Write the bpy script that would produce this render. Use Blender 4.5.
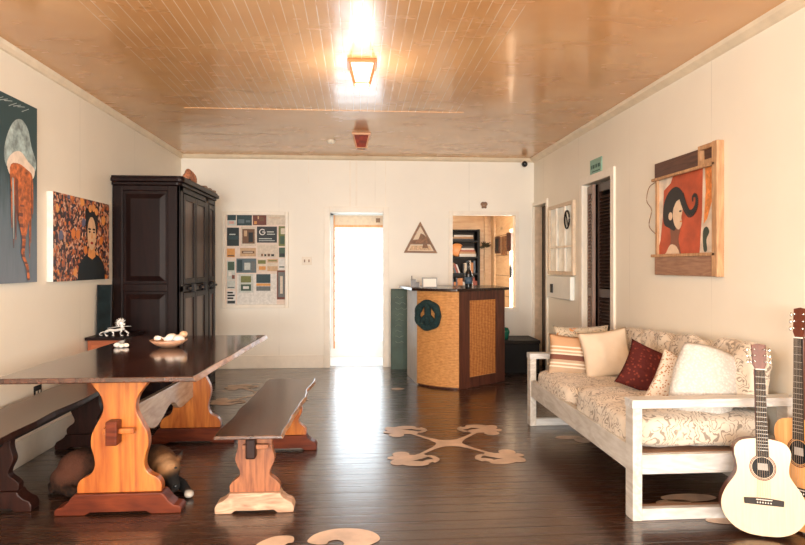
import bpy, bmesh, math, random
from mathutils import Vector, Matrix, noise, Euler
PI = math.pi
for o in list(bpy.data.objects): bpy.data.objects.remove(o)
SC = bpy.context.scene
COL = SC.collection
# ------------------------------------------------------------------ camera
cd = bpy.data.cameras.new('camera'); cam = bpy.data.objects.new('camera', cd); COL.objects.link(cam)
YAW = math.atan(45.5/620)
cam.location = (0, 0, 1.31); cam.rotation_euler = (PI/2, 0, -YAW)
cd.sensor_width = 36; cd.lens = 620/805*36; cd.shift_y = -7.5/805; cd.clip_start = .05
SC.camera = cam
# ------------------------------------------------------------------ world, lights, exposure
W = bpy.data.worlds.new('sky'); SC.world = W; W.use_nodes = True
bg = W.node_tree.nodes['Background']; bg.inputs[0].default_value = (.86, .95, 1, 1); bg.inputs[1].default_value = 1.25
def area(name, loc, rot, sx, sy, power, col):
    l = bpy.data.lights.new(name, 'AREA'); l.shape = 'RECTANGLE'; l.size = sx; l.size_y = sy; l.energy = power; l.color = col
    o = bpy.data.objects.new(name, l); COL.objects.link(o); o.location = loc; o.rotation_euler = rot; return o
area('assumed_front_daylight', (0, -5.0, 1.72), (PI/2, 0, 0), 3.8, 1.6, 190, (1, .95, .88))  # unseen area light assumed behind the camera to light the room from the front
area('ceiling_fill_lamp', (0, -4.6, 1.1), (PI/2+.30, 0, 0), 3.6, .7, 170, (1, .94, .86))  # upward fill lamp added to brighten the ceiling
for wx, ry in ((-2.22, PI/2), (2.28, -PI/2)):
    area('side_fill_lamp', (wx, -.6, 1.6), (0, -ry, 0), 1.3, 2.0, 85, (1, .95, .88))  # unseen fill lamps added at both sides to brighten the walls
area('daylight_doorway', (0, 9.05, 1.1), (-PI/2, 0, 0), .68, 1.7, 4.5, (.86, .95, 1))
SC.view_settings.view_transform = 'Standard'; SC.view_settings.look = 'None'
SC.view_settings.gamma = 1; SC.view_settings.use_curve_mapping = False
SC.view_settings.exposure = 1.0
SC.cycles.use_denoising = True
SC.cycles.max_bounces = 8; SC.cycles.diffuse_bounces = 5; SC.cycles.glossy_bounces = 4
SC.cycles.caustics_reflective = False; SC.cycles.caustics_refractive = False; SC.cycles.sample_clamp_indirect = 6

# ------------------------------------------------------------------ materials
class NT:
    def __init__(s, name):
        s.m = bpy.data.materials.new(name); s.m.use_nodes = True; s.t = s.m.node_tree
        s.b = s.t.nodes['Principled BSDF']
    def n(s, typ, **kw):
        x = s.t.nodes.new(typ)
        for k, v in kw.items():
            if k.startswith('i_'):
                key = k[2:]; key = int(key) if key.isdigit() else key.replace('_', ' ')
                x.inputs[key].default_value = v
            else: setattr(x, k, v)
        return x
    def l(s, a, b): s.t.links.new(a, b)
    def coord(s, scale=(1, 1, 1), rot=(0, 0, 0), kind='Object'):
        c = s.n('ShaderNodeTexCoord'); mp = s.n('ShaderNodeMapping'); mp.inputs['Scale'].default_value = scale
        mp.inputs['Rotation'].default_value = rot; s.l(c.outputs[kind], mp.inputs[0]); return mp.outputs[0]
    def noise(s, vec, scale, detail=4, rough=.55, dist=0):
        x = s.n('ShaderNodeTexNoise'); x.inputs['Scale'].default_value = scale; x.inputs['Detail'].default_value = detail
        x.inputs['Roughness'].default_value = rough; x.inputs['Distortion'].default_value = dist
        if vec: s.l(vec, x.inputs[0])
        return x.outputs[0]
    def ramp(s, fac, stops, interp='LINEAR'):
        r = s.n('ShaderNodeValToRGB'); e = r.color_ramp; e.interpolation = interp
        while len(e.elements) < len(stops): e.elements.new(.5)
        for el, (p, c) in zip(e.elements, stops):
            el.position = p; el.color = (c[0], c[1], c[2], 1) if hasattr(c, '__len__') else (c, c, c, 1)
        s.l(fac, r.inputs[0]); return r.outputs[0]
    def math(s, op, a, b=None, c=None):
        x = s.n('ShaderNodeMath', operation=op)
        for i, v in enumerate((a, b, c)):
            if v is None: continue
            if isinstance(v, (int, float)): x.inputs[i].default_value = v
            else: s.l(v, x.inputs[i])
        return x.outputs[0]
    def mix(s, fac, a, b, blend='MIX'):
        x = s.n('ShaderNodeMix', data_type='RGBA', blend_type=blend)
        for i, v in ((0, fac), (6, a), (7, b)):
            if isinstance(v, (int, float)): x.inputs[i].default_value = v
            elif isinstance(v, tuple): x.inputs[i].default_value = (*v, 1)
            else: s.l(v, x.inputs[i])
        return x.outputs[2]
    def bump(s, h, strength=.2, dist=.01, prev=None):
        x = s.n('ShaderNodeBump'); x.inputs['Strength'].default_value = strength; x.inputs['Distance'].default_value = dist
        s.l(h, x.inputs['Height'])
        if prev: s.l(prev, x.inputs['Normal'])
        s.l(x.outputs[0], s.b.inputs['Normal']); return x.outputs[0]
    def col(s, c):
        if isinstance(c, tuple): s.b.inputs['Base Color'].default_value = (*c, 1)
        else: s.l(c, s.b.inputs['Base Color'])
    def set(s, rough=None, metal=None, spec=None, coat=None):
        if rough is not None: s.b.inputs['Roughness'].default_value = rough
        if metal is not None: s.b.inputs['Metallic'].default_value = metal
        if spec is not None: s.b.inputs['Specular IOR Level'].default_value = spec
        if coat is not None: s.b.inputs['Coat Weight'].default_value = coat; s.b.inputs['Coat Roughness'].default_value = .08
def plain(name, c, rough=.6, metal=0, vary=.12, scale=9, spec=.5, bump=0, coat=None):
    t = NT(name); n = t.noise(t.coord(), scale, 4)
    d = tuple(max(0, v*(1-vary)) for v in c); e = tuple(min(1, v*(1+vary)) for v in c)
    t.col(t.ramp(n, [(.3, d), (.7, e)])); t.set(rough, metal, spec, coat)
    if bump: t.bump(n, bump, .01)
    return t.m
def wood(name, dark, light, axis='z', rough=.35, scale=6, stretch=.12, bump=.08, knots=False, coat=None, spec=.5, rings=.55):
    t = NT(name); sc = [scale]*3; sc['xyz'.index(axis)] = scale*stretch
    v = t.coord(tuple(sc)); n1 = t.noise(v, 1.0, 3, .5, .6); n2 = t.noise(v, 6.0, 5, .6)
    w = t.math('FRACT', t.math('MULTIPLY', n1, 7.0))
    w = t.math('ABSOLUTE', t.math('SUBTRACT', w, .5))
    f = t.math('ADD', t.math('MULTIPLY', w, rings), t.math('MULTIPLY', n2, 1-rings*.5))
    c = t.ramp(f, [(.25, dark), (.75, light)])
    if knots:
        vo = t.n('ShaderNodeTexVoronoi'); vo.inputs['Scale'].default_value = 3.1; t.l(t.coord((1, .3, 1)), vo.inputs[0])
        c = t.mix(t.ramp(vo.outputs['Distance'], [(.05, 1), (.13, 0)]), c, tuple(x*.35 for x in dark))
    t.col(c); t.set(rough, 0, spec, coat)
    if bump: t.bump(n2, bump, .004)
    return t.m
def glass(name, c=(1, 1, 1), rough=.02, emit=None, es=0):
    t = NT(name); t.col(c); t.set(rough); t.b.inputs['Transmission Weight'].default_value = .9; t.b.inputs['IOR'].default_value = 1.3
    if emit: t.b.inputs['Emission Color'].default_value = (*emit, 1); t.b.inputs['Emission Strength'].default_value = es
    return t.m

def wall_mat(name, axis, base=(.84, .79, .68)):
    t = NT(name); v = t.coord(); sp = t.n('ShaderNodeSeparateXYZ'); t.l(v, sp.inputs[0])
    a = sp.outputs['XYZ'.index(axis)]
    n = t.noise(v, 1.3, 4); n2 = t.noise(t.coord((3, 3, .5)), 4, 4)
    c = t.ramp(n, [(.25, tuple(x*.95 for x in base)), (.75, tuple(min(1, x*1.03) for x in base))])
    seam = t.math('ABSOLUTE', t.math('SUBTRACT', t.math('FRACT', t.math('ADD', t.math('MULTIPLY', a, 1/1.22), .31)), .5))
    line = t.ramp(seam, [(.0, 1), (.004, 0)])
    brk = t.ramp(t.noise(t.coord((1, 1, 1.4)), 1.7, 2), [(.42, 0), (.58, 1)])
    ln = t.math('MULTIPLY', line, t.math('ADD', t.math('MULTIPLY', brk, .4), .12))
    c = t.mix(ln, c, tuple(x*.55 for x in base))
    t.col(c); t.set(.42, 0, .35)
    t.bump(t.math('ADD', t.math('MULTIPLY', n2, .3), t.math('MULTIPLY', line, -.6)), .1, .01)
    return t.m
M = {}
M['wall_x'] = wall_mat('painted_board_wall_sides', 'Y'); M['wall_y'] = wall_mat('painted_board_wall_ends', 'X', (.86, .82, .735))
M['trim'] = plain('cream_trim_paint', (.84, .78, .68), .4, vary=.05)
M['crown'] = plain('cream_crown_paint', (.74, .62, .46), .35, vary=.08)
# ceiling: glossy caramel paint over tongue-and-groove boards in the middle bay
def ceiling_mat():
    t = NT('glossy_caramel_ceiling'); v = t.coord(); sp = t.n('ShaderNodeSeparateXYZ'); t.l(v, sp.inputs[0])
    x, y = sp.outputs[0], sp.outputs[1]
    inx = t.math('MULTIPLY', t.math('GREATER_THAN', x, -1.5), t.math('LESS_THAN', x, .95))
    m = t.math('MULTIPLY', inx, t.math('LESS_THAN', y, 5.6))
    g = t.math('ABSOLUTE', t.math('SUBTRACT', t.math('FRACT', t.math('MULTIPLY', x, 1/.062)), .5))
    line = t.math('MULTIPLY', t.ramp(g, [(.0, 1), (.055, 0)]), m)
    n = t.noise(v, 1.1, 3, .5, .4); n2 = t.noise(t.coord((1, 2.2, 1)), 2.2, 3)
    c = t.ramp(n, [(.3, (.66, .335, .135)), (.7, (.76, .44, .20))])
    glint_dash = t.ramp(t.noise(t.coord((14, 5, 1)), 1, 2), [(.36, 0), (.5, 1)])
    c = t.mix(t.math('MULTIPLY', t.math('MULTIPLY', line, glint_dash), .85), c, (.95, .84, .68))  # pale dashes paint the highlights along the board grooves
    t.col(c); t.set(.16, 0, .45, .3); t.b.inputs['Coat Roughness'].default_value = .1
    t.l(t.ramp(n2, [(.35, .16), (.65, .30)]), t.b.inputs['Roughness'])
    b = t.bump(t.noise(t.coord((1, 1.6, 1)), 1.6, 1), .22, .03); t.bump(t.math('MULTIPLY', line, -1), .12, .003, b)
    return t.m
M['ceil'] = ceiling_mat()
def floor_mat():
    t = NT('dark_painted_floorboards'); v = t.coord(); sp = t.n('ShaderNodeSeparateXYZ'); t.l(v, sp.inputs[0])
    y = t.math('MULTIPLY', sp.outputs[1], 1/.105); g = t.math('ABSOLUTE', t.math('SUBTRACT', t.math('FRACT', y), .5))
    line = t.ramp(g, [(.44, 0), (.48, 1)])
    idn = t.n('ShaderNodeTexWhiteNoise', noise_dimensions='1D'); t.l(t.math('FLOOR', y), idn.inputs['W'])
    n = t.noise(t.coord((1, 14, 1)), 2.2, 5, .6); n2 = t.noise(v, 1.2, 3)
    c = t.ramp(n, [(.3, (.022, .010, .007)), (.75, (.06, .027, .016))])
    c = t.mix(t.math('MULTIPLY', idn.outputs[0], .35), c, (.075, .036, .022))
    c = t.mix(t.math('MULTIPLY', line, .9), c, (.006, .004, .004))
    t.col(c); t.set(.3, 0, .6, .6); t.b.inputs['Coat Roughness'].default_value = .22
    r = t.math('ADD', t.math('MULTIPLY', n, .28), t.math('MULTIPLY', n2, .12)); t.l(t.math('ADD', r, .06), t.b.inputs['Roughness'])
    b = t.bump(t.math('MULTIPLY', line, -1), .5, .004)
    t.bump(t.math('ADD', t.noise(t.coord((.6, 9, 1)), 1.3, 3), t.math('MULTIPLY', idn.outputs[0], .7)), .16, .012, b)
    return t.m
M['floor'] = floor_mat()
M['motif'] = plain('pale_peach_floor_paint', (.56, .42, .32), .4, vary=.25, scale=6, bump=.05)
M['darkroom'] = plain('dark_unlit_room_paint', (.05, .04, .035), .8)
M['pine'] = wood('pine_plank_wall', (.72, .50, .30), (.88, .70, .50), 'x', .5, 4, .15, .05, knots=True)
M['porch'] = plain('white_porch_paint', (.88, .88, .86), .5, vary=.03)
M['ground'] = plain('pale_concrete_ground', (.7, .7, .68), .8)
M['orangewood'] = wood('orange_door_wood', (.62, .26, .09), (.82, .42, .18), 'z', .45, 8)
M['table_top'] = wood('dark_glossy_slab_wood', (.02, .006, .004), (.085, .028, .014), 'y', .13, 5, .12, .03, spec=.8, coat=.35)
M['bench_top'] = wood('worn_dark_bench_wood', (.028, .012, .008), (.10, .045, .027), 'y', .22, 6, .12, .04, spec=.7)
M['sap'] = wood('pale_live_edge_wood', (.15, .055, .028), (.50, .29, .16), 'y', .3, 9, .2, .2)  # paler edge wood; its colour also carries the highlight along the edge
M['orange'] = wood('orange_varnished_pine', (.29, .066, .012), (.55, .18, .032), 'z', .3, 7, .12, .05, rings=.7)
M['redfoot'] = wood('red_brown_stained_wood', (.065, .012, .006), (.17, .036, .013), 'x', .4, 7, .15, .05, spec=.2)
M['rustleg'] = wood('worn_rust_orange_wood', (.13, .038, .016), (.40, .15, .06), 'z', .45, 9, .15, .12)
M['palefoot'] = wood('scuffed_pale_wood', (.28, .15, .09), (.62, .42, .29), 'x', .5, 9, .2, .12)
M['darkleg'] = wood('dark_red_brown_wood', (.012, .004, .003), (.032, .010, .007), 'z', .4, 7, .15, .05, spec=.2)
M['ward'] = wood('dark_wardrobe_wood', (.006, .003, .003), (.016, .006, .0055), 'z', .38, 5, .1, .04, spec=.14)
M['ward_door'] = wood('brown_wardrobe_door_wood', (.03, .013, .008), (.095, .042, .02), 'z', .3, 6, .1, .04, spec=.3)
M['iron'] = plain('black_iron', (.015, .013, .013), .45, .6)
M['white'] = wood('whitewashed_sofa_timber', (.44, .40, .35), (.64, .62, .58), 'y', .55, 7, .2, .2)
M['whitex'] = wood('whitewashed_cross_timber', (.45, .44, .42), (.66, .66, .65), 'x', .55, 7, .2, .2)
M['brownrail'] = wood('bare_brown_rail', (.25, .14, .09), (.4, .25, .17), 'x', .6)
def floral(name, base, leaf, accent=None, scale=6, thr=.5):
    t = NT(name); v = t.coord()
    d = t.n('ShaderNodeTexNoise'); d.inputs['Scale'].default_value = scale*.7; t.l(v, d.inputs[0])
    vv = t.n('ShaderNodeVectorMath', operation='MULTIPLY_ADD'); t.l(d.outputs['Color'], vv.inputs[0]); vv.inputs[1].default_value = (.35, .35, .35); t.l(v, vv.inputs[2])
    w = t.n('ShaderNodeTexWave'); w.inputs['Scale'].default_value = scale*.9; w.inputs['Distortion'].default_value = 9; w.inputs['Detail'].default_value = 2; t.l(vv.outputs[0], w.inputs[0])
    w.inputs['Detail Scale'].default_value = 1.6
    mask = t.ramp(t.noise(v, scale*.9, 2), [(thr-.06, 0), (thr+.04, 1)])
    f = t.math('MULTIPLY', t.ramp(w.outputs[0], [(.70, 0), (.86, 1)]), mask)
    c = t.mix(t.ramp(t.noise(v, scale*.5, 2), [(.4, 0), (.62, .45)]), base, tuple(x*.82 for x in base))
    c = t.mix(t.math('MULTIPLY', f, .8), c, leaf)
    if accent: c = t.mix(t.ramp(t.noise(v, scale*1.6, 1), [(.64, 0), (.68, .9)]), c, accent)
    t.col(c); t.set(.85, 0, .2); t.b.inputs['Sheen Weight'].default_value = .2
    t.bump(t.noise(v, 9, 4), .35, .03); return t.m
M['floral'] = floral('cream_leaf_print_fabric', (.66, .58, .48), (.20, .16, .125), None, 11, .42)
M['floral2'] = floral('orange_bloom_fabric', (.50, .42, .31), (.15, .12, .09), (.50, .20, .07), 13, .42)
def striped():
    t = NT('orange_stripe_weave'); v = t.coord(); sp = t.n('ShaderNodeSeparateXYZ'); t.l(v, sp.inputs[0])
    h = t.math('ADD', t.math('MULTIPLY', sp.outputs[2], 1/.36), .5)
    o, w_, b, tn = (.50, .30, .17), (.70, .61, .49), (.17, .07, .05), (.44, .32, .22)
    c = t.ramp(h, [(0, tn), (.24, w_), (.27, tn), (.31, w_), (.34, tn), (.40, b), (.51, w_), (.54, tn), (.58, w_), (.61, o), (.66, w_), (.69, o)], 'CONSTANT')
    t.col(c); t.set(.9, 0, .1); t.bump(t.noise(v, 90, 2), .3, .004); return t.m
M['striped'] = striped()
M['cream_fab'] = plain('cream_cotton', (.62, .51, .39), .9, vary=.07, scale=6, spec=.1, bump=.2)
def speck(name, c, d, scale, thr=.55):
    t = NT(name); vo = t.n('ShaderNodeTexVoronoi'); vo.inputs['Scale'].default_value = scale; t.l(t.coord(), vo.inputs[0])
    t.col(t.mix(t.ramp(vo.outputs['Distance'], [(thr-.1, 1), (thr, 0)]), c, d)); t.set(.85, 0, .15); t.bump(vo.outputs['Distance'], .5, .006); return t.m
M['maroon'] = speck('maroon_brocade', (.075, .014, .012), (.17, .035, .022), 45, .35)
M['knit'] = speck('white_nubbly_knit', (.50, .48, .45), (.58, .56, .53), 70, .5)
M['zigzag'] = speck('tan_white_patterned_weave', (.66, .58, .49), (.38, .21, .11), 75, .42)
def woven(name, a, b):
    t = NT(name); v = t.coord((1, 1, 1)); sp = t.n('ShaderNodeSeparateXYZ'); t.l(v, sp.inputs[0])
    u = t.math('ADD', t.math('MULTIPLY', t.noise(t.coord(), 5, 2), .03), t.math('ADD', sp.outputs[0], t.math('MULTIPLY', sp.outputs[1], -.7))); z = sp.outputs[2]
    p = t.math('SINE', t.math('MULTIPLY', t.math('ADD', u, z), 190)); q = t.math('SINE', t.math('MULTIPLY', t.math('SUBTRACT', u, z), 190))
    f = t.math('ADD', t.math('MULTIPLY', t.math('MULTIPLY', p, q), .5), .5)
    f = t.math('ADD', t.math('MULTIPLY', f, .3), t.math('MULTIPLY', t.noise(t.coord((1, 1, 2.5)), 22, 6, .7), .75))
    t.col(t.ramp(f, [(.35, a), (.72, b)])); t.set(.6, 0, .3); t.bump(f, .3, .006); return t.m
M['woven'] = woven('woven_palm_mat_panel', (.40, .16, .045), (.72, .37, .13))
M['woven2'] = woven('darker_woven_palm_mat', (.34, .11, .03), (.62, .27, .08))
M['desk'] = wood('dark_red_counter_wood', (.05, .016, .011), (.13, .045, .028), 'z', .3, 6)
M['desktop'] = plain('dark_polished_counter_top', (.03, .016, .012), .18)
M['greyedge'] = plain('grey_counter_side', (.42, .32, .22), .5)
M['green'] = plain('green_chalkboard_paint', (.045, .085, .06), .55, vary=.3, scale=5)
M['chalk'] = plain('pale_chalk', (.30, .36, .30), .9)
M['black'] = plain('black_matte', (.006, .006, .007), .55, spec=.25)
M['blackgloss'] = plain('black_gloss', (.01, .012, .014), .1)
M['yarn'] = plain('dark_teal_yarn', (.008, .028, .030), .95, vary=.5, scale=60, bump=.8)
M['brown'] = wood('mid_brown_frame_wood', (.16, .075, .035), (.34, .18, .09), 'x', .5)
M['rustic'] = wood('rustic_tan_wood', (.36, .19, .09), (.60, .36, .19), 'z', .6, 9, .15, .2)
M['plank'] = wood('weathered_brown_plank', (.25, .13, .08), (.42, .24, .15), 'y', .6, 9, .15, .2)
M['dplank'] = wood('dark_weathered_plank', (.055, .025, .018), (.13, .06, .04), 'y', .5, 9, .15, .2)
M['paper'] = plain('white_paper', (.82, .79, .73), .7, vary=.04)
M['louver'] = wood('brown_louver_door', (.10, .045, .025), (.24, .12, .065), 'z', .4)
M['dlouver'] = wood('shaded_louver_door', (.018, .008, .006), (.05, .022, .015), 'z', .3)  # louver wood darkened, putting the shade on these leaves into the colour
M['mirror'] = plain('old_silvered_glass', (.80, .84, .82), .38, .35, vary=.2, scale=6)
M['chrome'] = plain('chrome_metal', (.8, .79, .76), .18, 1, vary=.02)
M['silver'] = plain('silver_white_enamel', (.85, .85, .83), .3, .25, vary=.08)
M['plastic'] = plain('cream_plastic', (.78, .70, .58), .4, vary=.02)
M['shell'] = plain('white_sea_shell', (.86, .80, .73), .35, vary=.12, scale=25, bump=.2)
M['shell2'] = plain('tan_sea_shell', (.72, .50, .32), .35, vary=.2, scale=25, bump=.2)
M['shelltop'] = plain('rusty_pink_shell', (.42, .17, .09), .5, vary=.5, scale=40, bump=.3)
M['spruce'] = wood('pale_spruce_top', (.58, .42, .26), (.64, .48, .31), 'z', .28, 14, .05, .01, rings=.25)
M['mahog'] = wood('red_mahogany', (.075, .016, .008), (.15, .036, .016), 'z', .3, 10)
M['amber'] = wood('amber_guitar_top', (.62, .29, .10), (.80, .44, .18), 'z', .22, 14, .05, .01, rings=.25)
M['fret'] = plain('dark_fretboard', (.025, .020, .017), .5, spec=.2)
M['fretwire'] = plain('dull_fret_wire', (.40, .38, .34), .45, .6)
M['pickb'] = plain('dark_tortoise_guard', (.05, .025, .018), .25)
def C(name, c, rough=.6, vary=.1, scale=20, **k): return plain(name, c, rough, 0, vary, scale, **k)

# ------------------------------------------------------------------ mesh helpers
def BM(): return bmesh.new()
def box(bm, x0, x1, y0, y1, z0, z1, mi=0, mat=None):
    vs = [bm.verts.new(p) for p in ((x0, y0, z0), (x1, y0, z0), (x1, y1, z0), (x0, y1, z0), (x0, y0, z1), (x1, y0, z1), (x1, y1, z1), (x0, y1, z1))]
    if mat is not None:
        for v in vs: v.co = mat @ v.co
    for f in ((3, 2, 1, 0), (4, 5, 6, 7), (0, 1, 5, 4), (1, 2, 6, 5), (2, 3, 7, 6), (3, 0, 4, 7)):
        bm.faces.new([vs[i] for i in f]).material_index = mi
    return vs
def prism(bm, pts, n, d0, d1, mi=0, side=None):
    """closed outline pts (a, b) swept along axis n: 'x' -> (d,a,b), 'y' -> (a,d,b), 'z' -> (a,b,d)"""
    def P(a, b, d): return {'x': (d, a, b), 'y': (a, d, b), 'z': (a, b, d)}[n]
    A = [bm.verts.new(P(a, b, d0)) for a, b in pts]; B = [bm.verts.new(P(a, b, d1)) for a, b in pts]
    bm.faces.new(A).material_index = mi; bm.faces.new(B[::-1]).material_index = mi
    k = len(pts)
    for i in range(k):
        bm.faces.new((A[i], B[i], B[(i+1) % k], A[(i+1) % k])).material_index = mi if side is None else side
def flat(bm, pts, n, d, mi=0):
    def P(a, b): return {'x': (d, a, b), 'y': (a, d, b), 'z': (a, b, d)}[n]
    f = bm.faces.new([bm.verts.new(P(a, b)) for a, b in pts]); f.material_index = mi
def ell(ca, cb, ra, rb, n=24, a0=0, rot=0, p=1):
    out = []
    for i in range(n):
        a = 2*PI*i/n + a0; c, s = math.cos(a), math.sin(a)
        x = ra*math.copysign(abs(c)**p, c); y = rb*math.copysign(abs(s)**p, s)
        out.append((ca + x*math.cos(rot) - y*math.sin(rot), cb + x*math.sin(rot) + y*math.cos(rot)))
    return out
def tube(bm, path, r, seg=8, mi=0, caps=True):
    pts = [Vector(p) for p in path]; rs = r if hasattr(r, '__len__') else [r]*len(pts)
    rings = []; up = Vector((0, 0, 1))
    for i, p in enumerate(pts):
        d = (pts[min(i+1, len(pts)-1)] - pts[max(i-1, 0)]).normalized()
        u = d.cross(up)
        if u.length < .05: u = d.cross(Vector((0, 1, 0)))
        u.normalize(); v = d.cross(u).normalized()
        rings.append([bm.verts.new(p + (u*math.cos(2*PI*k/seg) + v*math.sin(2*PI*k/seg))*rs[i]) for k in range(seg)])
    for a, b in zip(rings, rings[1:]):
        for k in range(seg):
            bm.faces.new((a[k], a[(k+1) % seg], b[(k+1) % seg], b[k])).material_index = mi
    if caps:
        bm.faces.new(rings[0][::-1]).material_index = mi; bm.faces.new(rings[-1]).material_index = mi
def lathe(bm, prof, c=(0, 0, 0), seg=20, axis='z', mi=0, sq=1):
    rings = []
    for r, h in prof:
        ring = []
        for k in range(seg):
            a = 2*PI*(k+.5)/seg; p = (r*math.cos(a), r*math.sin(a)*sq, h)
            if axis == 'y': p = (p[0], p[2], p[1])
            if axis == 'x': p = (p[2], p[0], p[1])
            ring.append(bm.verts.new(Vector(c) + Vector(p)))
        rings.append(ring)
    for a, b in zip(rings, rings[1:]):
        for k in range(seg): bm.faces.new((a[k], a[(k+1) % seg], b[(k+1) % seg], b[k])).material_index = mi
    if prof[0][0] > 1e-5: bm.faces.new(rings[0][::-1]).material_index = mi
    if prof[-1][0] > 1e-5: bm.faces.new(rings[-1]).material_index = mi
def ball(bm, c, r, mat=None, seg=14, mi=0):
    rr = r if hasattr(r, '__len__') else (r, r, r)
    m = Matrix.Translation(c) @ (mat or Matrix()) @ Matrix.Diagonal((*rr, 1))
    g = bmesh.ops.create_uvsphere(bm, u_segments=seg, v_segments=seg//2+2, radius=1, matrix=m)
    for v in g['verts']:
        for f in v.link_faces: f.material_index = mi
def spline(pts, k=6, closed=False):
    out = []; n = len(pts); rng = range(n if closed else n-1)
    for i in rng:
        g = (lambda j: Vector(pts[j % n])) if closed else (lambda j: Vector(pts[max(0, min(n-1, j))]))
        p0, p1, p2, p3 = g(i-1), g(i), g(i+1), g(i+2)
        for s in range(k):
            t = s/k; out.append(tuple(.5*((2*p1) + (p2-p0)*t + (2*p0-5*p1+4*p2-p3)*t*t + (3*p1-p0-3*p2+p3)*t**3)))
    if not closed: out.append(tuple(pts[-1]))
    return out
def rootloc(o):
    p = Vector((0, 0, 0))
    while o: p += o.location; o = o.parent
    return p
def obj(name, bm, mats, parent=None, bevel=0, smooth=False, world=True, sub=0, loc=None, rot=None):
    me = bpy.data.meshes.new(name); o = bpy.data.objects.new(name, me); COL.objects.link(o)
    if parent:
        o.parent = parent
        if world: bmesh.ops.translate(bm, verts=bm.verts, vec=-rootloc(parent))
    bmesh.ops.recalc_face_normals(bm, faces=bm.faces)
    bm.to_mesh(me); bm.free()
    for m in (mats if isinstance(mats, (list, tuple)) else [mats]): me.materials.append(m)
    if smooth:
        for p in me.polygons: p.use_smooth = True
    if bevel:
        b = o.modifiers.new('b', 'BEVEL'); b.width = bevel; b.segments = 2; b.limit_method = 'ANGLE'
    if sub: s = o.modifiers.new('s', 'SUBSURF'); s.levels = sub; s.render_levels = sub
    if loc: o.location = loc
    if rot: o.rotation_euler = rot
    return o
def tag(o, label, cat, group=None, kind=None):
    o['label'] = label; o['category'] = cat
    if group: o['group'] = group
    if kind: o['kind'] = kind
    return o
def thing(name, label, cat, loc=(0, 0, 0), rot=0, group=None):
    o = bpy.data.objects.new(name, None); COL.objects.link(o); o.location = loc
    o.rotation_euler = rot if hasattr(rot, '__len__') else (0, 0, rot)
    return tag(o, label, cat, group)
def struct(name, bm, m, parent=None, **k):
    o = obj(name, bm, m, parent, **k); o['kind'] = 'structure'; return o
def origin(o, c):
    """move the origin of a single-mesh thing to c"""
    o.data.transform(Matrix.Translation(-Vector(c))); o.location = c; return o

# ================================================================== STRUCTURE
LX, RX, BY, FY, CZ = -2.20, 2.31, 7.97, -4.8, 2.70
b = BM(); box(b, LX-.1, RX+.1, FY-.1, BY+.12, -.1, 0); floor = struct('floor', b, M['floor'])
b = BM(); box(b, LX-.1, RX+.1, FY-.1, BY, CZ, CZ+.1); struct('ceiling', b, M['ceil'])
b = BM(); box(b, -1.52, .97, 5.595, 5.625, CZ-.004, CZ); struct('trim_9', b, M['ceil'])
b = BM(); box(b, LX-.1, LX, FY, -1.6, 0, CZ); box(b, LX-.1, LX, .4, BY, 0, CZ); box(b, LX-.1, LX, -1.6, .4, 0, .95); box(b, LX-.1, LX, -1.6, .4, 2.25, CZ); struct('wall_left', b, M['wall_x'])  # unseen opening near the camera, added for the left fill lamp
# right wall with two doorways
D1, D1T, D2, D2T = (7.40, 7.95), 2.07, (5.47, 6.18), 2.12
b = BM()
for y0, y1 in ((FY, -1.6), (.4, D2[0]), (D2[1], D1[0]), (D1[1], BY+.12)): box(b, RX, RX+.1, y0, y1, 0, CZ)
box(b, RX, RX+.1, -1.6, .4, 0, .95); box(b, RX, RX+.1, -1.6, .4, 2.25, CZ)  # unseen opening added to let in the right fill lamp
box(b, RX, RX+.1, *D2, D2T, CZ); box(b, RX, RX+.1, *D1, D1T, CZ)
struct('wall_right', b, M['wall_x'])
# back wall with doorway and hatch
DX, DT, HX, HZ = (-.345, .335), 1.98, (1.235, 2.06), (.75, 1.96)
b = BM(); y0, y1 = BY, BY+.12
box(b, LX-.1, DX[0], y0, y1, 0, CZ); box(b, *DX, y0, y1, DT, CZ); box(b, DX[1], HX[0], y0, y1, 0, CZ)
box(b, *HX, y0, y1, 0, HZ[0]); box(b, *HX, y0, y1, HZ[1], CZ); box(b, HX[1], RX, y0, y1, 0, CZ)
struct('wall_back', b, M['wall_y'])
# unseen wall behind the camera; its wide opening is assumed, for the front light
b = BM(); box(b, LX-.1, -1.9, FY-.1, FY, 0, CZ); box(b, 1.9, RX+.1, FY-.1, FY, 0, CZ); box(b, -1.9, 1.9, FY-.1, FY, 2.55, CZ); box(b, -1.9, 1.9, FY-.1, FY, 0, .85)
struct('wall_front', b, M['wall_y'])
def frame(bm, n, d0, d1, a0, a1, z0, z1, w, bottom=False):
    def bx(p, q, r, s):
        if n == 'y': box(bm, p, q, d0, d1, r, s)
        else: box(bm, d0, d1, p, q, r, s)
    bx(a0-w, a0, z0, z1+w); bx(a1, a1+w, z0, z1+w); bx(a0, a1, z1, z1+w)
    if bottom: bx(a0-w, a1+w, z0-w, z0)
b = BM(); frame(b, 'y', BY-.025, BY, *DX, 0, DT, .075); struct('trim_1', b, M['trim'], bevel=.004)
b = BM(); frame(b, 'y', BY-.02, BY, *HX, *HZ, .05, True); struct('trim_2', b, M['trim'], bevel=.004)
b = BM(); frame(b, 'x', RX-.022, RX, *D2, 0, D2T, .075); struct('trim_3', b, M['trim'], bevel=.004)
b = BM(); frame(b, 'x', RX-.022, RX, *D1, 0, D1T, .05); struct('trim_4', b, M['trim'], bevel=.004)
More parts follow.
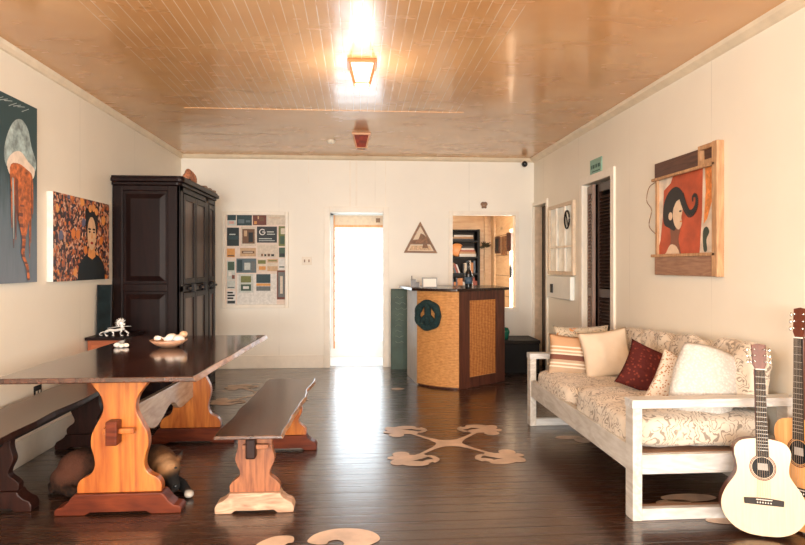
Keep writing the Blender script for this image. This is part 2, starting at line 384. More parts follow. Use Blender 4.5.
# crown mouldings
def crown(name, a, bb, side):
    bm = BM()
    if side == 'back': prism(bm, [(BY, CZ), (BY-.045, CZ), (BY-.03, CZ-.03), (BY, CZ-.05)], 'x', LX, RX)
    else:
        X = LX if side == 'left' else RX; s = 1 if side == 'left' else -1; w_ = .035 if side == 'left' else .062
        prism(bm, [(X, CZ), (X+s*w_, CZ), (X+s*(w_-.012), CZ-.022), (X+s*.015, CZ-.05), (X, CZ-.055)], 'y', FY, BY)
    struct(name, bm, M['crown'])
crown('trim_5', 0, 0, 'left'); crown('trim_6', 0, 0, 'right'); crown('trim_7', 0, 0, 'back')
b = BM(); box(b, LX, LX+.018, FY, BY, 0, .17); struct('baseboard_left', b, M['trim'], bevel=.003)
b = BM(); box(b, LX+.02, DX[0]-.08, BY-.02, BY, 0, .165); box(b, DX[1]+.08, RX-.02, BY-.02, BY, 0, .165); struct('baseboard_back', b, M['trim'], bevel=.003)
b = BM()
for y0, y1 in ((FY, D2[0]-.08), (D2[1]+.08, D1[0]-.055)): box(b, RX-.018, RX, y0, y1, 0, .11)
struct('baseboard_right', b, M['trim'], bevel=.003)
# battens on the back wall above the doorway
b = BM(); box(b, -.10, -.075, BY-.008, BY, DT+.08, CZ-.05); box(b, -.02, .005, BY-.008, BY, DT+.08, CZ-.05); box(b, .36, .372, BY-.006, BY, DT+.08, CZ-.05); box(b, -.62, -.61, BY-.005, BY, 2.35, CZ-.05)
struct('trim_8', b, M['trim'])
# beyond the doorway: a short white porch and an orange outer frame
b = BM(); box(b, DX[0]-.35, DX[1]+.35, BY+.12, 9.0, -.1, .0); struct('floor_porch', b, M['porch'])
b = BM(); box(b, DX[0]-.1, DX[0]-.03, BY+.12, 8.9, 0, 2.3); box(b, DX[1]+.06, DX[1]+.13, BY+.12, 8.9, 0, 2.3); box(b, DX[0]-.1, DX[1]+.13, BY+.12, 8.9, 2.2, 2.3)
struct('wall_porch', b, M['porch'])
b = BM(); box(b, -.375, -.335, 8.9, 8.96, 0, 2.2); box(b, .385, .46, 8.9, 8.96, 0, 2.2); box(b, -.375, .4, 8.9, 8.96, 2.02, 2.2)
struct('wall_porch_outer', b, M['porch'])
b = BM(); box(b, -.335, .385, 8.9, 8.96, 1.845, 1.885); box(b, -.335, -.315, 8.88, 8.93, .12, 2.02); box(b, .368, .385, 8.88, 8.93, .2, 2.02)
dr = struct('door_1', b, M['orangewood'], bevel=.003)
b = BM(); box(b, -.315, .368, 8.90, 8.95, 1.885, 2.02); struct('door_header', b, C('pale_peach_header', (.74, .55, .38)), dr)
b = BM(); box(b, -.335, .385, 8.9, 8.96, 0, .22); struct('door_sill', b, M['porch'], dr)
b = BM()
for i in range(13): box(b, -.312, -.304, 8.872, 8.88, .3+i*.125, .325+i*.125)
struct('door_hinge_strip', b, M['brown'], dr)
b = BM(); box(b, .27, .33, 8.89, 8.9, 1.92, 1.98); struct('door_header_picture', b, M['brown'], dr)  # little picture at the right of the door header
# back room seen through the hatch: pine planks, right wall with a window
RW = 2.31
b = BM(); box(b, .9, 3, BY+.12, 10.6, -.1, 0); struct('floor_back_room', b, M['floor'])
b = BM(); box(b, .9, RW+.1, 10.45, 10.55, 0, 2.4); struct('wall_back_room', b, M['pine'])
b = BM(); w0, w1 = 8.64, 9.25; box(b, RW, RW+.1, BY+.12, w0, 0, 2.4); box(b, RW, RW+.1, w1, 10.45, 0, 2.4); box(b, RW, RW+.1, w0, w1, 0, .6); box(b, RW, RW+.1, w0, w1, 1.85, 2.4)
pine2 = wood('pine_plank_side_wall', (.74, .52, .32), (.90, .72, .52), 'y', .5, 4, .15, .05, knots=True)
struct('wall_back_room_right', b, pine2)
b = BM(); box(b, .85, .9, BY+.12, 10.45, 0, 2.4); struct('wall_back_room_left', b, M['pine'])
b = BM(); box(b, .85, RW+.1, BY+.12, 10.55, 2.2, 2.3); struct('ceiling_back_room', b, M['pine'])
b = BM()
for z in (.5, .82, 1.14, 1.46, 1.78): box(b, RW-.004, RW, w1+.02, 10.45, z, z+.008)
struct('trim_12', b, C('plank_gap', (.3, .17, .09)))
b = BM(); box(b, 2.16, 2.23, 10.40, 10.45, 0, 2.2); box(b, RW-.03, RW, 10.2, 10.45, 0, 2.2); struct('trim_10', b, M['pine'])
area('daylight_side_window', (RW+.12, (w0+w1)/2, 1.2), (0, PI/2, 0), 1.2, .6, 32, (1, .97, .92))
# hidden rooms behind the right-hand doorways
b = BM()
for y0, y1 in ((5.1, 6.5), (7.1, 8.05)):
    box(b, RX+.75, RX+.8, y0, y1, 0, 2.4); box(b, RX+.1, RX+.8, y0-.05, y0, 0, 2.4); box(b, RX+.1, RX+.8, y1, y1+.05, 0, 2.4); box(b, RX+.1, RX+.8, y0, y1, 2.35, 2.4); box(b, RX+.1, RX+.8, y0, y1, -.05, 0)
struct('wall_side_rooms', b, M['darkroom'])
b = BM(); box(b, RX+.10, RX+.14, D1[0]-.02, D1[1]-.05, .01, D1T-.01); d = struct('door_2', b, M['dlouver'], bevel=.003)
b = BM(); box(b, RX+.005, RX+.1, D1[1]-.012, D1[1], 0, D1T); struct('trim_11', b, C('tan_jamb_paint', (.62, .47, .33)))
b = BM(); ball(b, (RX+.075, D1[0]+.12, 1.0), .022); tube(b, [(RX+.1, D1[0]+.12, 1.0), (RX+.075, D1[0]+.12, 1.0)], .008); struct('door_handle', b, M['chrome'], d)
# louvered bifold door in the nearer doorway: two leaves
def louver_leaf(name, p, q, m, mk):
    p, q = Vector(p), Vector(q); w = (q-p).length; ang = math.atan2(q.y-p.y, q.x-p.x)
    X = Matrix.Translation((p.x, p.y, 0)) @ Matrix.Rotation(ang, 4, 'Z')
    bm = BM()
    box(bm, 0, .04, -.015, .015, .02, D2T-.02, mat=X); box(bm, w-.04, w, -.015, .015, .02, D2T-.02, mat=X)
    for z in (.02, 1.0, D2T-.10): box(bm, .04, w-.04, -.015, .015, z, z+.08, mat=X)
    o = struct(name, bm, m)
    bm = BM(); z = .12
    while z < D2T-.12:
        if not .985 < z < 1.09: box(bm, .04, w-.04, -.018, .018, -.003, .003, mat=X @ Matrix.Translation((0, 0, z)) @ Matrix.Rotation(.75, 4, 'X'))
        z += .033
    struct('slat', bm, mk, o)
    return o
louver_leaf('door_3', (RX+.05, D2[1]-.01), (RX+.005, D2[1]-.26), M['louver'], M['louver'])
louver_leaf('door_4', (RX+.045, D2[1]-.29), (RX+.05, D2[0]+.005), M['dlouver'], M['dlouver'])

# painted motifs on the floor
def motif(bm, cx, cy, hx=.40, hy=.49, sel=None):
    z = .0015
    def pt(x, y): return (cx + x*hx, cy + y*hy)
    # waisted centre bar
    flat(bm, [pt(*p) for p in spline([(-.34, -.24), (0, -.15), (.34, -.24), (.24, 0), (.34, .24), (0, .15), (-.34, .24), (-.24, 0)], 5, True)], 'z', z)
    for sx in (-1, 1):
        for sy in (-1, 1):
            top = [(sx*.18, sy*.02), (sx*.36, sy*.22), (sx*.62, sy*.50)]; bot = [(sx*.62, sy*.60), (sx*.34, sy*.32), (sx*.12, sy*.16)]
            flat(bm, [pt(*p) for p in spline(top, 4)+spline(bot, 4)], 'z', z+.0002)
            lobes = [(.82, .68, .26, .13, .25), (.93, .50, .15, .12, .1), (.74, .92, .24, .11, -.1), (.50, .84, .13, .065, .5), (.99, .84, .16, .13, .6), (.62, .62, .13, .10, .9), (1.08, .66, .10, .07, .2)]
            for i, (a, c, ra, rc, rt) in enumerate(lobes):
                flat(bm, [pt(*p) for p in ell(sx*a, sy*c, ra, rc, 18, rot=rt*sx*sy)], 'z', z+.0004+i*.0002)
            if 1:
                hook = [(sx*.58, sy*.66), (sx*.48, sy*.62), (sx*.38, sy*.68), (sx*.36, sy*.80), (sx*.44, sy*.88)]
                hk = spline([pt(*p) for p in hook], 4)
                for k in range(len(hk)-1):
                    p, q = Vector(hk[k]), Vector(hk[k+1]); nn = (q-p).orthogonal().normalized()*.022
                    flat(bm, [tuple(p-nn), tuple(q-nn), tuple(q+nn), tuple(p+nn)], 'z', z+.0018)
for cx, cy in ((.675, 4.52), (-.94, 6.4)):
    b = BM(); motif(b, cx, cy); o = struct('painted_motif', b, M['motif'], floor)
b = BM()
for cx, cy, rx, ry in ((1.60, 4.60, .10, .05), (1.68, 4.52, .06, .07), (1.86, 3.36, .16, .06), (1.74, 3.30, .10, .04), (1.98, 3.05, .2, .06), (.43, 6.54, .07, .05)):
    flat(b, ell(cx, cy, rx, ry), 'z', .002)
struct('painted_motif', b, M['motif'], floor)
b = BM()
flat(b, spline([(-.235, 2.96), (-.20, 3.04), (-.11, 3.09), (.0, 3.085), (.08, 3.04), (.11, 2.96), (.06, 2.90), (-.02, 2.84), (-.05, 2.70), (-.12, 2.70), (-.10, 2.84), (-.06, 2.92), (-.09, 2.965), (-.13, 2.955), (-.145, 2.925), (-.19, 2.925)], 4, True), 'z', .002)
flat(b, [(x-.05, y+.10) for x, y in spline([(-.33, 2.93), (-.38, 2.90), (-.42, 2.84), (-.40, 2.76), (-.30, 2.68), (-.18, 2.66), (-.20, 2.74), (-.29, 2.79), (-.28, 2.84), (-.25, 2.86), (-.26, 2.92)], 4, True)], 'z', .002)
struct('painted_motif', b, M['motif'], floor)

# ================================================================== DINING TABLE
def trestle(prof, footprof, cx, cy, th, z0, name_m, foot_m, root, wedge_z=None, wedge_m=None, fth=.09, s=1.0):
    """prof: half widths from foot top up; footprof: half outline of the foot"""
    bm = BM(); pr = spline(prof, 6); pts = [(cx+w, z0+z) for z, w in pr] + [(cx-w, z0+z) for z, w in reversed(pr)]
    prism(bm, pts, 'y', cy-th/2, cy+th/2)
    sup = obj('support', bm, name_m, root, bevel=.006)
    bm = BM(); fp = footprof
    pts = [(cx+x, z) for x, z in fp] + [(cx-x, z) for x, z in reversed(fp)]
    prism(bm, pts, 'y', cy-fth/2, cy+fth/2); obj('foot', bm, foot_m, root, bevel=.006)
    if wedge_z:
        k = s
        bm = BM(); box(bm, cx-.046*k, cx+.014*k, cy-th/2-.075*k, cy-th/2-.002, wedge_z-.07*k, wedge_z+.055*k); obj('tenon', bm, wedge_m, root, bevel=.008)
        bm = BM(); box(bm, cx-.07*k, cx+.09*k, cy-th/2-.05*k, cy-th/2-.02*k, wedge_z-.014*k, wedge_z+.013*k); obj('wedge', bm, name_m, root, bevel=.004)
def slab(name, bm_pts_left, bm_pts_right, z0, z1, m, root, edge_m, splay=.018):
    """live-edge slab: left edge points (x,y), right edge points (x,y), same y order; right side flares out at the bottom"""
    bm = BM(); L, R = bm_pts_left, bm_pts_right; n = len(L)
    def row(P, z, dx): return [bm.verts.new((x+dx, y, z)) for x, y in P]
    Lt, Rt, Lb, Rb = row(L, z1, 0), row(R, z1, 0), row(L, z0, -splay*.3), row(R, z0, splay)
    for i in range(n-1):
        bm.faces.new((Lt[i], Rt[i], Rt[i+1], Lt[i+1])); bm.faces.new((Lb[i], Lb[i+1], Rb[i+1], Rb[i]))
        f = bm.faces.new((Rt[i], Rb[i], Rb[i+1], Rt[i+1])); f.material_index = 1
        bm.faces.new((Lt[i], Lt[i+1], Lb[i+1], Lb[i]))
    bm.faces.new((Lt[0], Lb[0], Rb[0], Rt[0])); bm.faces.new((Lt[-1], Rt[-1], Rb[-1], Lb[-1]))
    return obj(name, bm, [m, edge_m], root, bevel=.005)
def live(x0, y0, x1, y1, amp, seed, n=26):
    out = []
    for i in range(n+1):
        t = i/n; w = amp*(noise.noise((seed, t*6, 0))*1.3 + .5*noise.noise((seed, t*17, 3)))
        out.append((x0+(x1-x0)*t + w, y0+(y1-y0)*t))
    return out
dt = thing('dining_table', 'long dark slab-topped trestle dining table with carved orange pine supports', 'table', (-1.24, 4.05, 0))
yy0, yy1 = 3.14, 4.97
slab('tabletop', live(-1.77, yy0, -1.71, yy1, .012, 5), live(-.81, yy0, -.72, yy1, .010, 2), .730, .757, M['table_top'], dt, M['sap'])
TP = [(0, .215), (.035, .217), (.07, .198), (.10, .148), (.14, .128), (.19, .132), (.25, .147), (.31, .142), (.37, .113), (.42, .088), (.47, .085), (.515, .10), (.565, .137), (.62, .174)]
TF = [(.14, .014), (.17, 0), (.322, 0), (.325, .028), (.312, .04), (.285, .045), (.258, .068), (.235, .10), (.222, .11)]
TF = [(0, .016)] + TF
trestle(TP, TF, -1.250, 3.40, .055, .11, M['orange'], M['redfoot'], dt, .11+.335, M['redfoot'], .10)
trestle(TP, TF, -1.225, 4.70, .055, .11, M['orange'], M['redfoot'], dt, None, None, .10)
b = BM()
top = [(3.42, .545), (4.72, .50)]; low = spline([(4.72, .34), (4.5, .33), (4.34, .335), (4.2, .40), (4.08, .40), (3.95, .355), (3.8, .335), (3.6, .40), (3.42, .40)], 4)
prism(b, top + low, 'x', -1.24, -1.205); obj('stretcher', b, wood('brown_stretcher_door_sheen', (.45, .27, .17), (.70, .50, .34), 'y', .25, 7, .15, .05), dt, bevel=.004)  # pale tone paints in the doorway light caught by this board

# ================================================================== BENCHES
BP = [(0, .130), (.03, .132), (.05, .115), (.075, .082), (.10, .080), (.14, .100), (.165, .103), (.20, .092), (.23, .088), (.27, .094), (.295, .104)]
BF = [(0, .016), (.10, .016), (.12, 0), (.205, 0), (.207, .03), (.195, .055), (.165, .068), (.14, .09), (.132, .107)]
br = thing('trestle_bench', 'narrow trestle bench with dark worn top and rust-orange legs, free-standing right of the dining table', 'bench', (-.54, 3.9, 0))
slab('bench_top', live(-.71, 3.14, -.655, 4.70, .022, 9), live(-.38, 3.14, -.315, 4.70, .014, 12), .438, .458, M['bench_top'], br, M['sap'], .012)
BPR = [(z*1.122, w) for z, w in BP]
trestle(BPR, BF, -.54, 3.36, .05, .107, M['rustleg'], M['palefoot'], br, .107+.25, M['darkleg'], .09, .85)
trestle(BPR, BF, -.49, 4.46, .05, .107, M['orange'], M['redfoot'], br, None, None, .09)
b = BM(); box(b, -.535, -.50, 3.38, 4.44, .26, .38); obj('stretcher', b, M['darkleg'], br, bevel=.004)
bl = thing('trestle_bench', 'dark brown trestle bench standing along the left wall behind the dining table', 'bench', (-1.94, 3.9, 0))
slab('bench_top', live(-2.12, 2.9, -2.12, 4.95, .01, 3), live(-1.76, 2.9, -1.74, 4.95, .012, 15), .425, .455, M['bench_top'], bl, M['darkleg'], .008)
trestle([(z*1.07, w) for z, w in BP], BF, -1.93, 3.47, .05, .107, M['darkleg'], M['darkleg'], bl, None, None, .09)
trestle([(z*1.07, w) for z, w in BP], BF, -1.93, 4.60, .05, .107, M['darkleg'], M['darkleg'], bl, None, None, .09)
b = BM(); box(b, -1.93, -1.88, 2.95, 4.9, .345, .425); obj('stretcher', b, M['black'], bl, bevel=.004)

# ================================================================== WARDROBE
wd = thing('wardrobe', 'tall dark brown panelled wardrobe with iron latches against the left wall', 'wardrobe', (-1.9, 6.45, 0))
X0, X1, Y0, Y1, ZT = -2.195, -1.60, 5.75, 7.16, 2.03
b = BM(); box(b, X0, X1-.03, Y0+.02, Y1, 0, ZT); obj('carcass', b, M['ward'], wd)
b = BM()
box(b, X0, X0+.09, Y0, Y0+.03, 0, ZT); box(b, X1-.11, X1-.0, Y0, Y0+.03, 0, ZT)
box(b, X0+.09, X1-.11, Y0, Y0+.03, 0, .10); box(b, X0+.09, X1-.11, Y0, Y0+.03, 1.07, 1.14); box(b, X0+.09, X1-.11, Y0, Y0+.03, 1.98, ZT)
obj('side_frame', b, M['ward'], wd, bevel=.006)
for z0, z1 in ((.12, 1.05), (1.16, 1.96)):
    b = BM(); x0, x1 = X0+.11, X1-.13
    A = [b.verts.new(p) for p in ((x0, Y0+.022, z0), (x1, Y0+.022, z0), (x1, Y0+.022, z1), (x0, Y0+.022, z1))]
    k = .05; B = [b.verts.new(p) for p in ((x0+k, Y0+.002, z0+k), (x1-k, Y0+.002, z0+k), (x1-k, Y0+.002, z1-k), (x0+k, Y0+.002, z1-k))]
    b.faces.new(B)
    for i in range(4): b.faces.new((A[i], A[(i+1) % 4], B[(i+1) % 4], B[i]))
    obj('side_panel', b, M['ward'], wd)
b = BM(); box(b, X1-.03, X1, Y0, Y0+.11, 0, ZT); box(b, X1-.03, X1, 6.72, 6.84, 0, ZT); box(b, X1-.03, X1, Y1-.05, Y1, 0, ZT); box(b, X1-.03, X1, Y0, Y1, 0, .08); box(b, X1-.03, X1, Y0, Y1, 1.06, 1.12); box(b, X1-.03, X1, Y0, Y1, 1.98, ZT)
obj('front_frame', b, M['ward'], wd, bevel=.005)
for z0, z1 in ((.09, 1.05), (1.13, 1.97)):
    for y0, y1 in ((5.87, 6.28), (6.29, 6.71), (6.85, 7.10)):
        b = BM(); w = .055
        box(b, X1-.025, X1+.005, y0, y0+w, z0, z1); box(b, X1-.025, X1+.005, y1-w, y1, z0, z1); box(b, X1-.025, X1+.005, y0+w, y1-w, z0, z0+w); box(b, X1-.025, X1+.005, y0+w, y1-w, z1-w, z1)
        dd = obj('door', b, M['ward'], wd, bevel=.004)
        b = BM(); box(b, X1-.02, X1-.006, y0+w, y1-w, z0+w, z1-w); obj('door_panel', b, M['ward_door'], dd)
for y in (6.15, 6.6, 6.98):
    b = BM(); box(b, X1+.006, X1+.026, y-.16, y+.16, 1.075, 1.10); box(b, X1+.004, X1+.036, y-.03, y+.03, 1.05, 1.13); obj('latch', b, M['iron'], wd, bevel=.003)
b = BM()
def rc(x0, x1, y0, y1, r=.05):
    return [(x0, y0), (x1-r, y0)] + [(x1-r+r*math.sin(a), y0+r-r*math.cos(a)) for a in (.4, .8, 1.2)] + [(x1, y0+r), (x1, y1-r), (x1-r, y1), (x0, y1)]
prism(b, rc(X0, X1+.02, Y0-.02, Y1+.02), 'z', ZT, ZT+.03); prism(b, rc(X0, X1+.045, Y0-.045, Y1+.045), 'z', ZT+.03, ZT+.065); prism(b, rc(X0, X1+.03, Y0-.03, Y1+.03), 'z', ZT+.065, ZT+.085)
obj('cornice', b, M['ward'], wd, bevel=.006)
ZW = ZT+.085
b = BM(); lathe(b, [(.001, 0), (.26, 0), (.27, .012), (.25, .022), (.001, .026)], (-1.85, 6.05, ZW), 28, sq=.6)
tag(origin(obj('tray', b, M['black'], smooth=False), (-1.85, 6.05, ZW)), 'flat dark round tray lying on top of the wardrobe near its front end', 'tray')
b = BM()
for i in range(16):
    t = i/15; ball(b, (-1.62+.01*math.sin(t*9), 6.0+t*.28, ZW+.02+.052*math.sin(PI*t)**.7), (.035, .03, .028+.028*math.sin(PI*t)), seg=8)
tag(origin(obj('conch_shell', b, M['shelltop'], smooth=True), (-1.62, 6.14, ZW)), 'rusty pink ridged shell on the front edge of the wardrobe top', 'shell')
b = BM(); prism(b, [(6.6+.55*i/12, ZW+.012+.022*abs(math.sin(i*.7))) for i in range(13)] + [(7.15, ZW), (6.6, ZW)], 'x', -1.68, -1.59)
tag(origin(obj('driftwood', b, M['brown'], bevel=.004), (-1.63, 6.9, ZW)), 'flat brown piece of driftwood on the far end of the wardrobe top', 'driftwood')

# side cabinet, picture frame, figurine
sc_ = thing('side_cabinet', 'small red-brown cabinet with dark top in the corner before the wardrobe', 'cabinet', (-2.05, 5.4, 0))
b = BM(); box(b, -2.18, -1.93, 5.2, 5.62, 0, .70); obj('body', b, C('red_orange_cabinet_wood', (.36, .095, .035), .4), sc_, bevel=.004)
b = BM(); box(b, -2.19, -1.88, 5.17, 5.65, .70, .725); obj('top', b, M['ward'], sc_, bevel=.004)
b = BM(); box(b, -2.15, -1.96, 5.192, 5.2, .42, .66); dd = obj('drawer', b, C('red_orange_drawer_wood', (.42, .12, .045), .4), sc_, bevel=.003)
b = BM(); ball(b, (-2.05, 5.18, .55), .014); obj('knob', b, M['iron'], dd, smooth=True)
pf = thing('picture_frame', 'narrow dark standing picture with glass leaning on the left wall', 'picture', (-2.12, 5.38, .725), (-.06, 0, .1))
b = BM()
box(b, -.060, .060, -.01, .012, 0, .42); obj('frame', b, M['black'], pf, world=False, bevel=.003)
t = NT('dark_reflective_picture'); t.col(t.ramp(t.noise(t.coord((1, 1, 1)), 9, 3), [(.4, (.003, .006, .007)), (.62, (.008, .016, .018)), (.70, (.3, .4, .36))])); t.set(.6, spec=.08)
b = BM(); box(b, -.050, .050, -.014, -.0101, .012, .41); obj('picture', b, t.m, pf, world=False)
fg = thing('lion_figurine', 'silver white openwork dragon figurine on the small corner cabinet', 'figurine', (-1.985, 5.26, .725))
b = BM()
tube(b, spline([(-.075, 0, .035), (-.04, 0, .05), (.0, 0, .047), (.05, 0, .055), (.075, 0, .06)], 4), [.011]*17, 8)
for x, dx in ((-.06, -.03), (-.035, .02), (.055, -.02), (.075, .03)):
    tube(b, [(x, .01*(1 if dx > 0 else -1), .045), (x+dx, .012, .022), (x+dx*.5, .012, .004), (x+dx*.5+.015, .012, .004)], [.008, .006, .005, .004], 6)
obj('body', b, M['silver'], fg, world=False, smooth=True)
b = BM(); tube(b, spline([(-.075, 0, .038), (-.11, 0, .03), (-.125, 0, .012), (-.10, 0, .008)], 4), .004, 6); tube(b, [(-.06, 0, .065), (.03, 0, .078), (.13, 0, .082)], [.003, .003, .001], 6); obj('tail', b, M['silver'], fg, world=False, smooth=True)
b = BM(); ball(b, (.045, 0, .105), (.022, .014, .018)); ball(b, (.068, 0, .098), (.014, .01, .009))
for i in range(11):
    a = .3+i*.35; tube(b, [(.045+.018*math.cos(a), 0, .107+.018*math.sin(a)), (.045+.045*math.cos(a+.3), .004*(-1)**i, .107+.043*math.sin(a+.3))], [.006, .002], 6)
tube(b, [(.06, 0, .06), (.048, 0, .1)], [.011, .014], 8)
obj('head', b, M['silver'], fg, world=False, smooth=True)

# bowl of shells and a loose shell on the dining table
TZ = .758
bw = thing('wooden_bowl', 'shallow pale brown bowl of sea shells in the middle of the dining table', 'bowl', (-1.262, 4.27, TZ))
b = BM(); lathe(b, [(.001, 0), (.045, 0), (.09, .022), (.122, .05), (.117, .052), (.085, .03), (.04, .01), (.001, .01)], seg=28); obj('bowl', b, C('pinkish_wood_bowl', (.52, .29, .18), .35), bw, world=False, smooth=True)
def shell(name, loc, r, rz, m, label, s=1.0):
    bm = BM(); pts = []; rs = []
    for i in range(18):
        t = i/17; a = t*8; rr = r*(1-t)**.8*.45; pts.append((math.cos(a)*rr*.7, -r+2*r*t, math.sin(a)*rr*.7)); rs.append(max(.002, r*.62*(math.sin(PI*min(1, t*1.25+.12))*.9+.1)*(1-t*.6)))
    tube(bm, pts, rs, 10); o = obj(name, bm, m, smooth=True); o.location = loc; o.rotation_euler = (.25, 0, rz); o.scale = (s, 1, .85)
    return tag(o, label, 'shell', 'sea shells in the bowl' if 'bowl' in label else None)
shell('sea_shell', (-1.333, 4.27, TZ+.062), .038, .3, M['shell'], 'small round white sea shell at the left edge of the bowl')
shell('sea_shell', (-1.272, 4.25, TZ+.064), .058, 1.9, M['shell'], 'long white sea shell with dark ridges in the middle of the bowl')
shell('sea_shell', (-1.212, 4.245, TZ+.060), .052, 1.2, C('grey_white_shell', (.72, .70, .66), .4), 'grey-white sea shell lying low at the right of the bowl')
shell('sea_shell', (-1.20, 4.30, TZ+.078), .052, 2.4, M['shell2'], 'tan orange sea shell on top at the right back of the bowl')
b = BM(); ball(b, (-.028, 0, .016), (.022, .018, .016), seg=10); ball(b, (.03, .004, .014), (.020, .016, .014), seg=10); tube(b, [(-.025, 0, .013), (.028, .003, .012)], [.012, .011], 8); ball(b, (.005, -.018, .010), (.018, .012, .010), seg=10)
o = obj('coral_piece', b, M['shell'], smooth=True); o.location = (-1.575, 4.28, TZ); tag(o, 'small bone-like white coral piece lying loose on the dining table', 'coral')

# ================================================================== DOG under the table
def dog():
    root = thing('dog', 'brown, tan and black dog asleep on the floor under the dining table', 'dog', (-1.35, 3.75, 0), 0)
    bm = BM()
    def cap(p, q, r0, r1, n=7):
        p, q = Vector(p), Vector(q)
        for i in range(n):
            t = i/(n-1); ball(bm, p.lerp(q, t), r0+(r1-r0)*t, seg=12)
    # body lying on its belly/side along x: rump left, chest right
    cap((-.26, .06, .115), (-.06, .07, .105), .115, .105); cap((-.06, .07, .105), (.16, .04, .12), .105, .118)
    ball(bm, (-.27, .01, .115), (.125, .11, .115)); ball(bm, (-.31, -.05, .08), (.10, .07, .08))            # haunch and thigh
    cap((-.34, -.06, .05), (-.26, -.13, .035), .045, .032); cap((-.26, -.13, .033), (-.16, -.13, .025), .03, .024)   # hind leg and paw
    cap((-.36, .10, .06), (-.43, .0, .03), .03, .018); cap((-.43, .0, .03), (-.38, -.10, .02), .018, .012)           # tail
    cap((.16, .03, .14), (.235, -.04, .15), .10, .075)                                                  # neck
    ball(bm, (.265, -.085, .135), (.070, .075, .062)); cap((.29, -.125, .115), (.335, -.20, .075), .043, .030)       # skull, muzzle
    for s in (-1, 1):                                                                                  # ears
        e = Vector((.265+s*.05, -.05, .185)); cap(e, e+Vector((s*.022, .006, .045)), .020, .007, 4)
    cap((.18, -.04, .07), (.27, -.13, .038), .05, .034); cap((.27, -.13, .036), (.315, -.235, .024), .032, .026); ball(bm, (.322, -.255, .022), (.030, .034, .022))
    cap((.22, .0, .06), (.34, -.07, .036), .05, .032); cap((.34, -.07, .034), (.40, -.165, .024), .030, .025); ball(bm, (.408, -.185, .022), (.030, .034, .022))
    t = NT('dog_coat'); v = t.coord(); sp = t.n('ShaderNodeSeparateXYZ'); t.l(v, sp.inputs[0])
    def bl(c, r, soft=.03):
        d = t.n('ShaderNodeVectorMath', operation='DISTANCE'); t.l(v, d.inputs[0]); d.inputs[1].default_value = c
        return t.ramp(t.math('ADD', d.outputs['Value'], t.math('MULTIPLY', t.noise(v, 25, 2), .03)), [(max(0, r-soft+.015), 1), (r+soft+.015, 0)])
    n = t.noise(v, 30, 4)
    c = t.ramp(n, [(.35, (.009, .006, .005)), (.7, (.045, .020, .011))])
    c = t.mix(bl((.27, -.02, .15), .12), c, (.14, .06, .024)); c = t.mix(bl((-.30, -.05, .15), .10), c, (.085, .033, .02))
    c = t.mix(bl((.255, -.13, .16), .065), c, (.42, .24, .12))
    c = t.mix(bl((.33, -.19, .08), .07), c, (.015, .014, .014)); c = t.mix(bl((.33, -.10, .05), .075), c, (.012, .012, .013))
    c = t.mix(bl((.325, -.265, .02), .035, .01), c, (.45, .42, .38)); c = t.mix(bl((.412, -.20, .02), .035, .01), c, (.45, .42, .38))
    c = t.mix(bl((.325, -.04, .22), .035, .01), c, (.02, .018, .018))
    t.col(c); t.set(.85, 0, .2); t.bump(t.noise(t.coord((1, 1, 1)), 90, 3), .5, .01)
    o = obj('body', bm, t.m, root, world=False, smooth=True)
    r = o.modifiers.new('r', 'REMESH'); r.mode = 'VOXEL'; r.voxel_size = .009; r.use_smooth_shade = True
    s = o.modifiers.new('s', 'SMOOTH'); s.factor = .6; s.iterations = 5
    b = BM(); ball(b, (.343, -.222, .082), (.013, .010, .010)); obj('nose', b, M['blackgloss'], root, world=False, smooth=True)
    for s in (-1, 1):
        b = BM(); ball(b, (.287+s*.034, -.136, .156), (.008, .008, .006)); obj('eye', b, M['blackgloss'], root, world=False, smooth=True)
    return root
dg = dog()

# ================================================================== LEFT WALL PICTURES
def gradz(name, stops, z0, z1, rough=.5, nz=.15):
    t = NT(name); v = t.coord(); sp = t.n('ShaderNodeSeparateXYZ'); t.l(v, sp.inputs[0])
    f = t.math('MULTIPLY', t.math('SUBTRACT', sp.outputs[2], z0), 1/(z1-z0)); f = t.math('ADD', f, t.math('MULTIPLY', t.math('SUBTRACT', t.noise(t.coord((1, 14, 1.5)), 3, 4), .5), nz*3))
    t.col(t.ramp(f, stops)); t.set(rough); return t.m
XL = LX+.035
jp = thing('jellyfish_painting', 'tall dark teal canvas of an orange and white jellyfish on the left wall', 'painting', (LX, 4.1, 1.8))
mats = [gradz('teal_water_paint', [(0, (.16, .20, .25)), (.35, (.10, .15, .19)), (.6, (.02, .055, .065)), (1, (.012, .05, .055))], -.6, .6),
        C('jelly_bell_paint', (.34, .44, .44), .5, .6, 16), C('jelly_bell_rim_paint', (.80, .68, .56), .5, .2, 14), C('jelly_orange_paint', (.50, .13, .03), .5, .7, 24), C('jelly_dark_orange', (.18, .05, .025), .5, .5, 22), C('pale_stroke_paint', (.42, .50, .50), .5)]
b = BM(); box(b, LX+.001, XL, 3.63, 4.377, 1.195, 2.37)
def A(pts, k, mi): flat(b, [(y-.068, z) for y, z in pts], 'x', XL+.0008*k, mi)
A(spline([(4.07, 1.93), (4.05, 2.02), (4.09, 2.13), (4.16, 2.22), (4.25, 2.25), (4.33, 2.20), (4.37, 2.10), (4.43, 2.0), (4.41, 1.93), (4.34, 1.90), (4.24, 1.96), (4.15, 1.92)], 4, True), 1, 1)
A(spline([(4.08, 1.95), (4.15, 2.02), (4.24, 2.04), (4.33, 1.99), (4.41, 1.95), (4.38, 1.88), (4.24, 1.86), (4.12, 1.87)], 4, True), 2, 2)
A(spline([(4.11, 1.92), (4.2, 1.96), (4.30, 1.94), (4.38, 1.90), (4.385, 1.75), (4.34, 1.62), (4.30, 1.50), (4.26, 1.52), (4.22, 1.62), (4.15, 1.72)], 4, True), 3, 3)
random.seed(4)
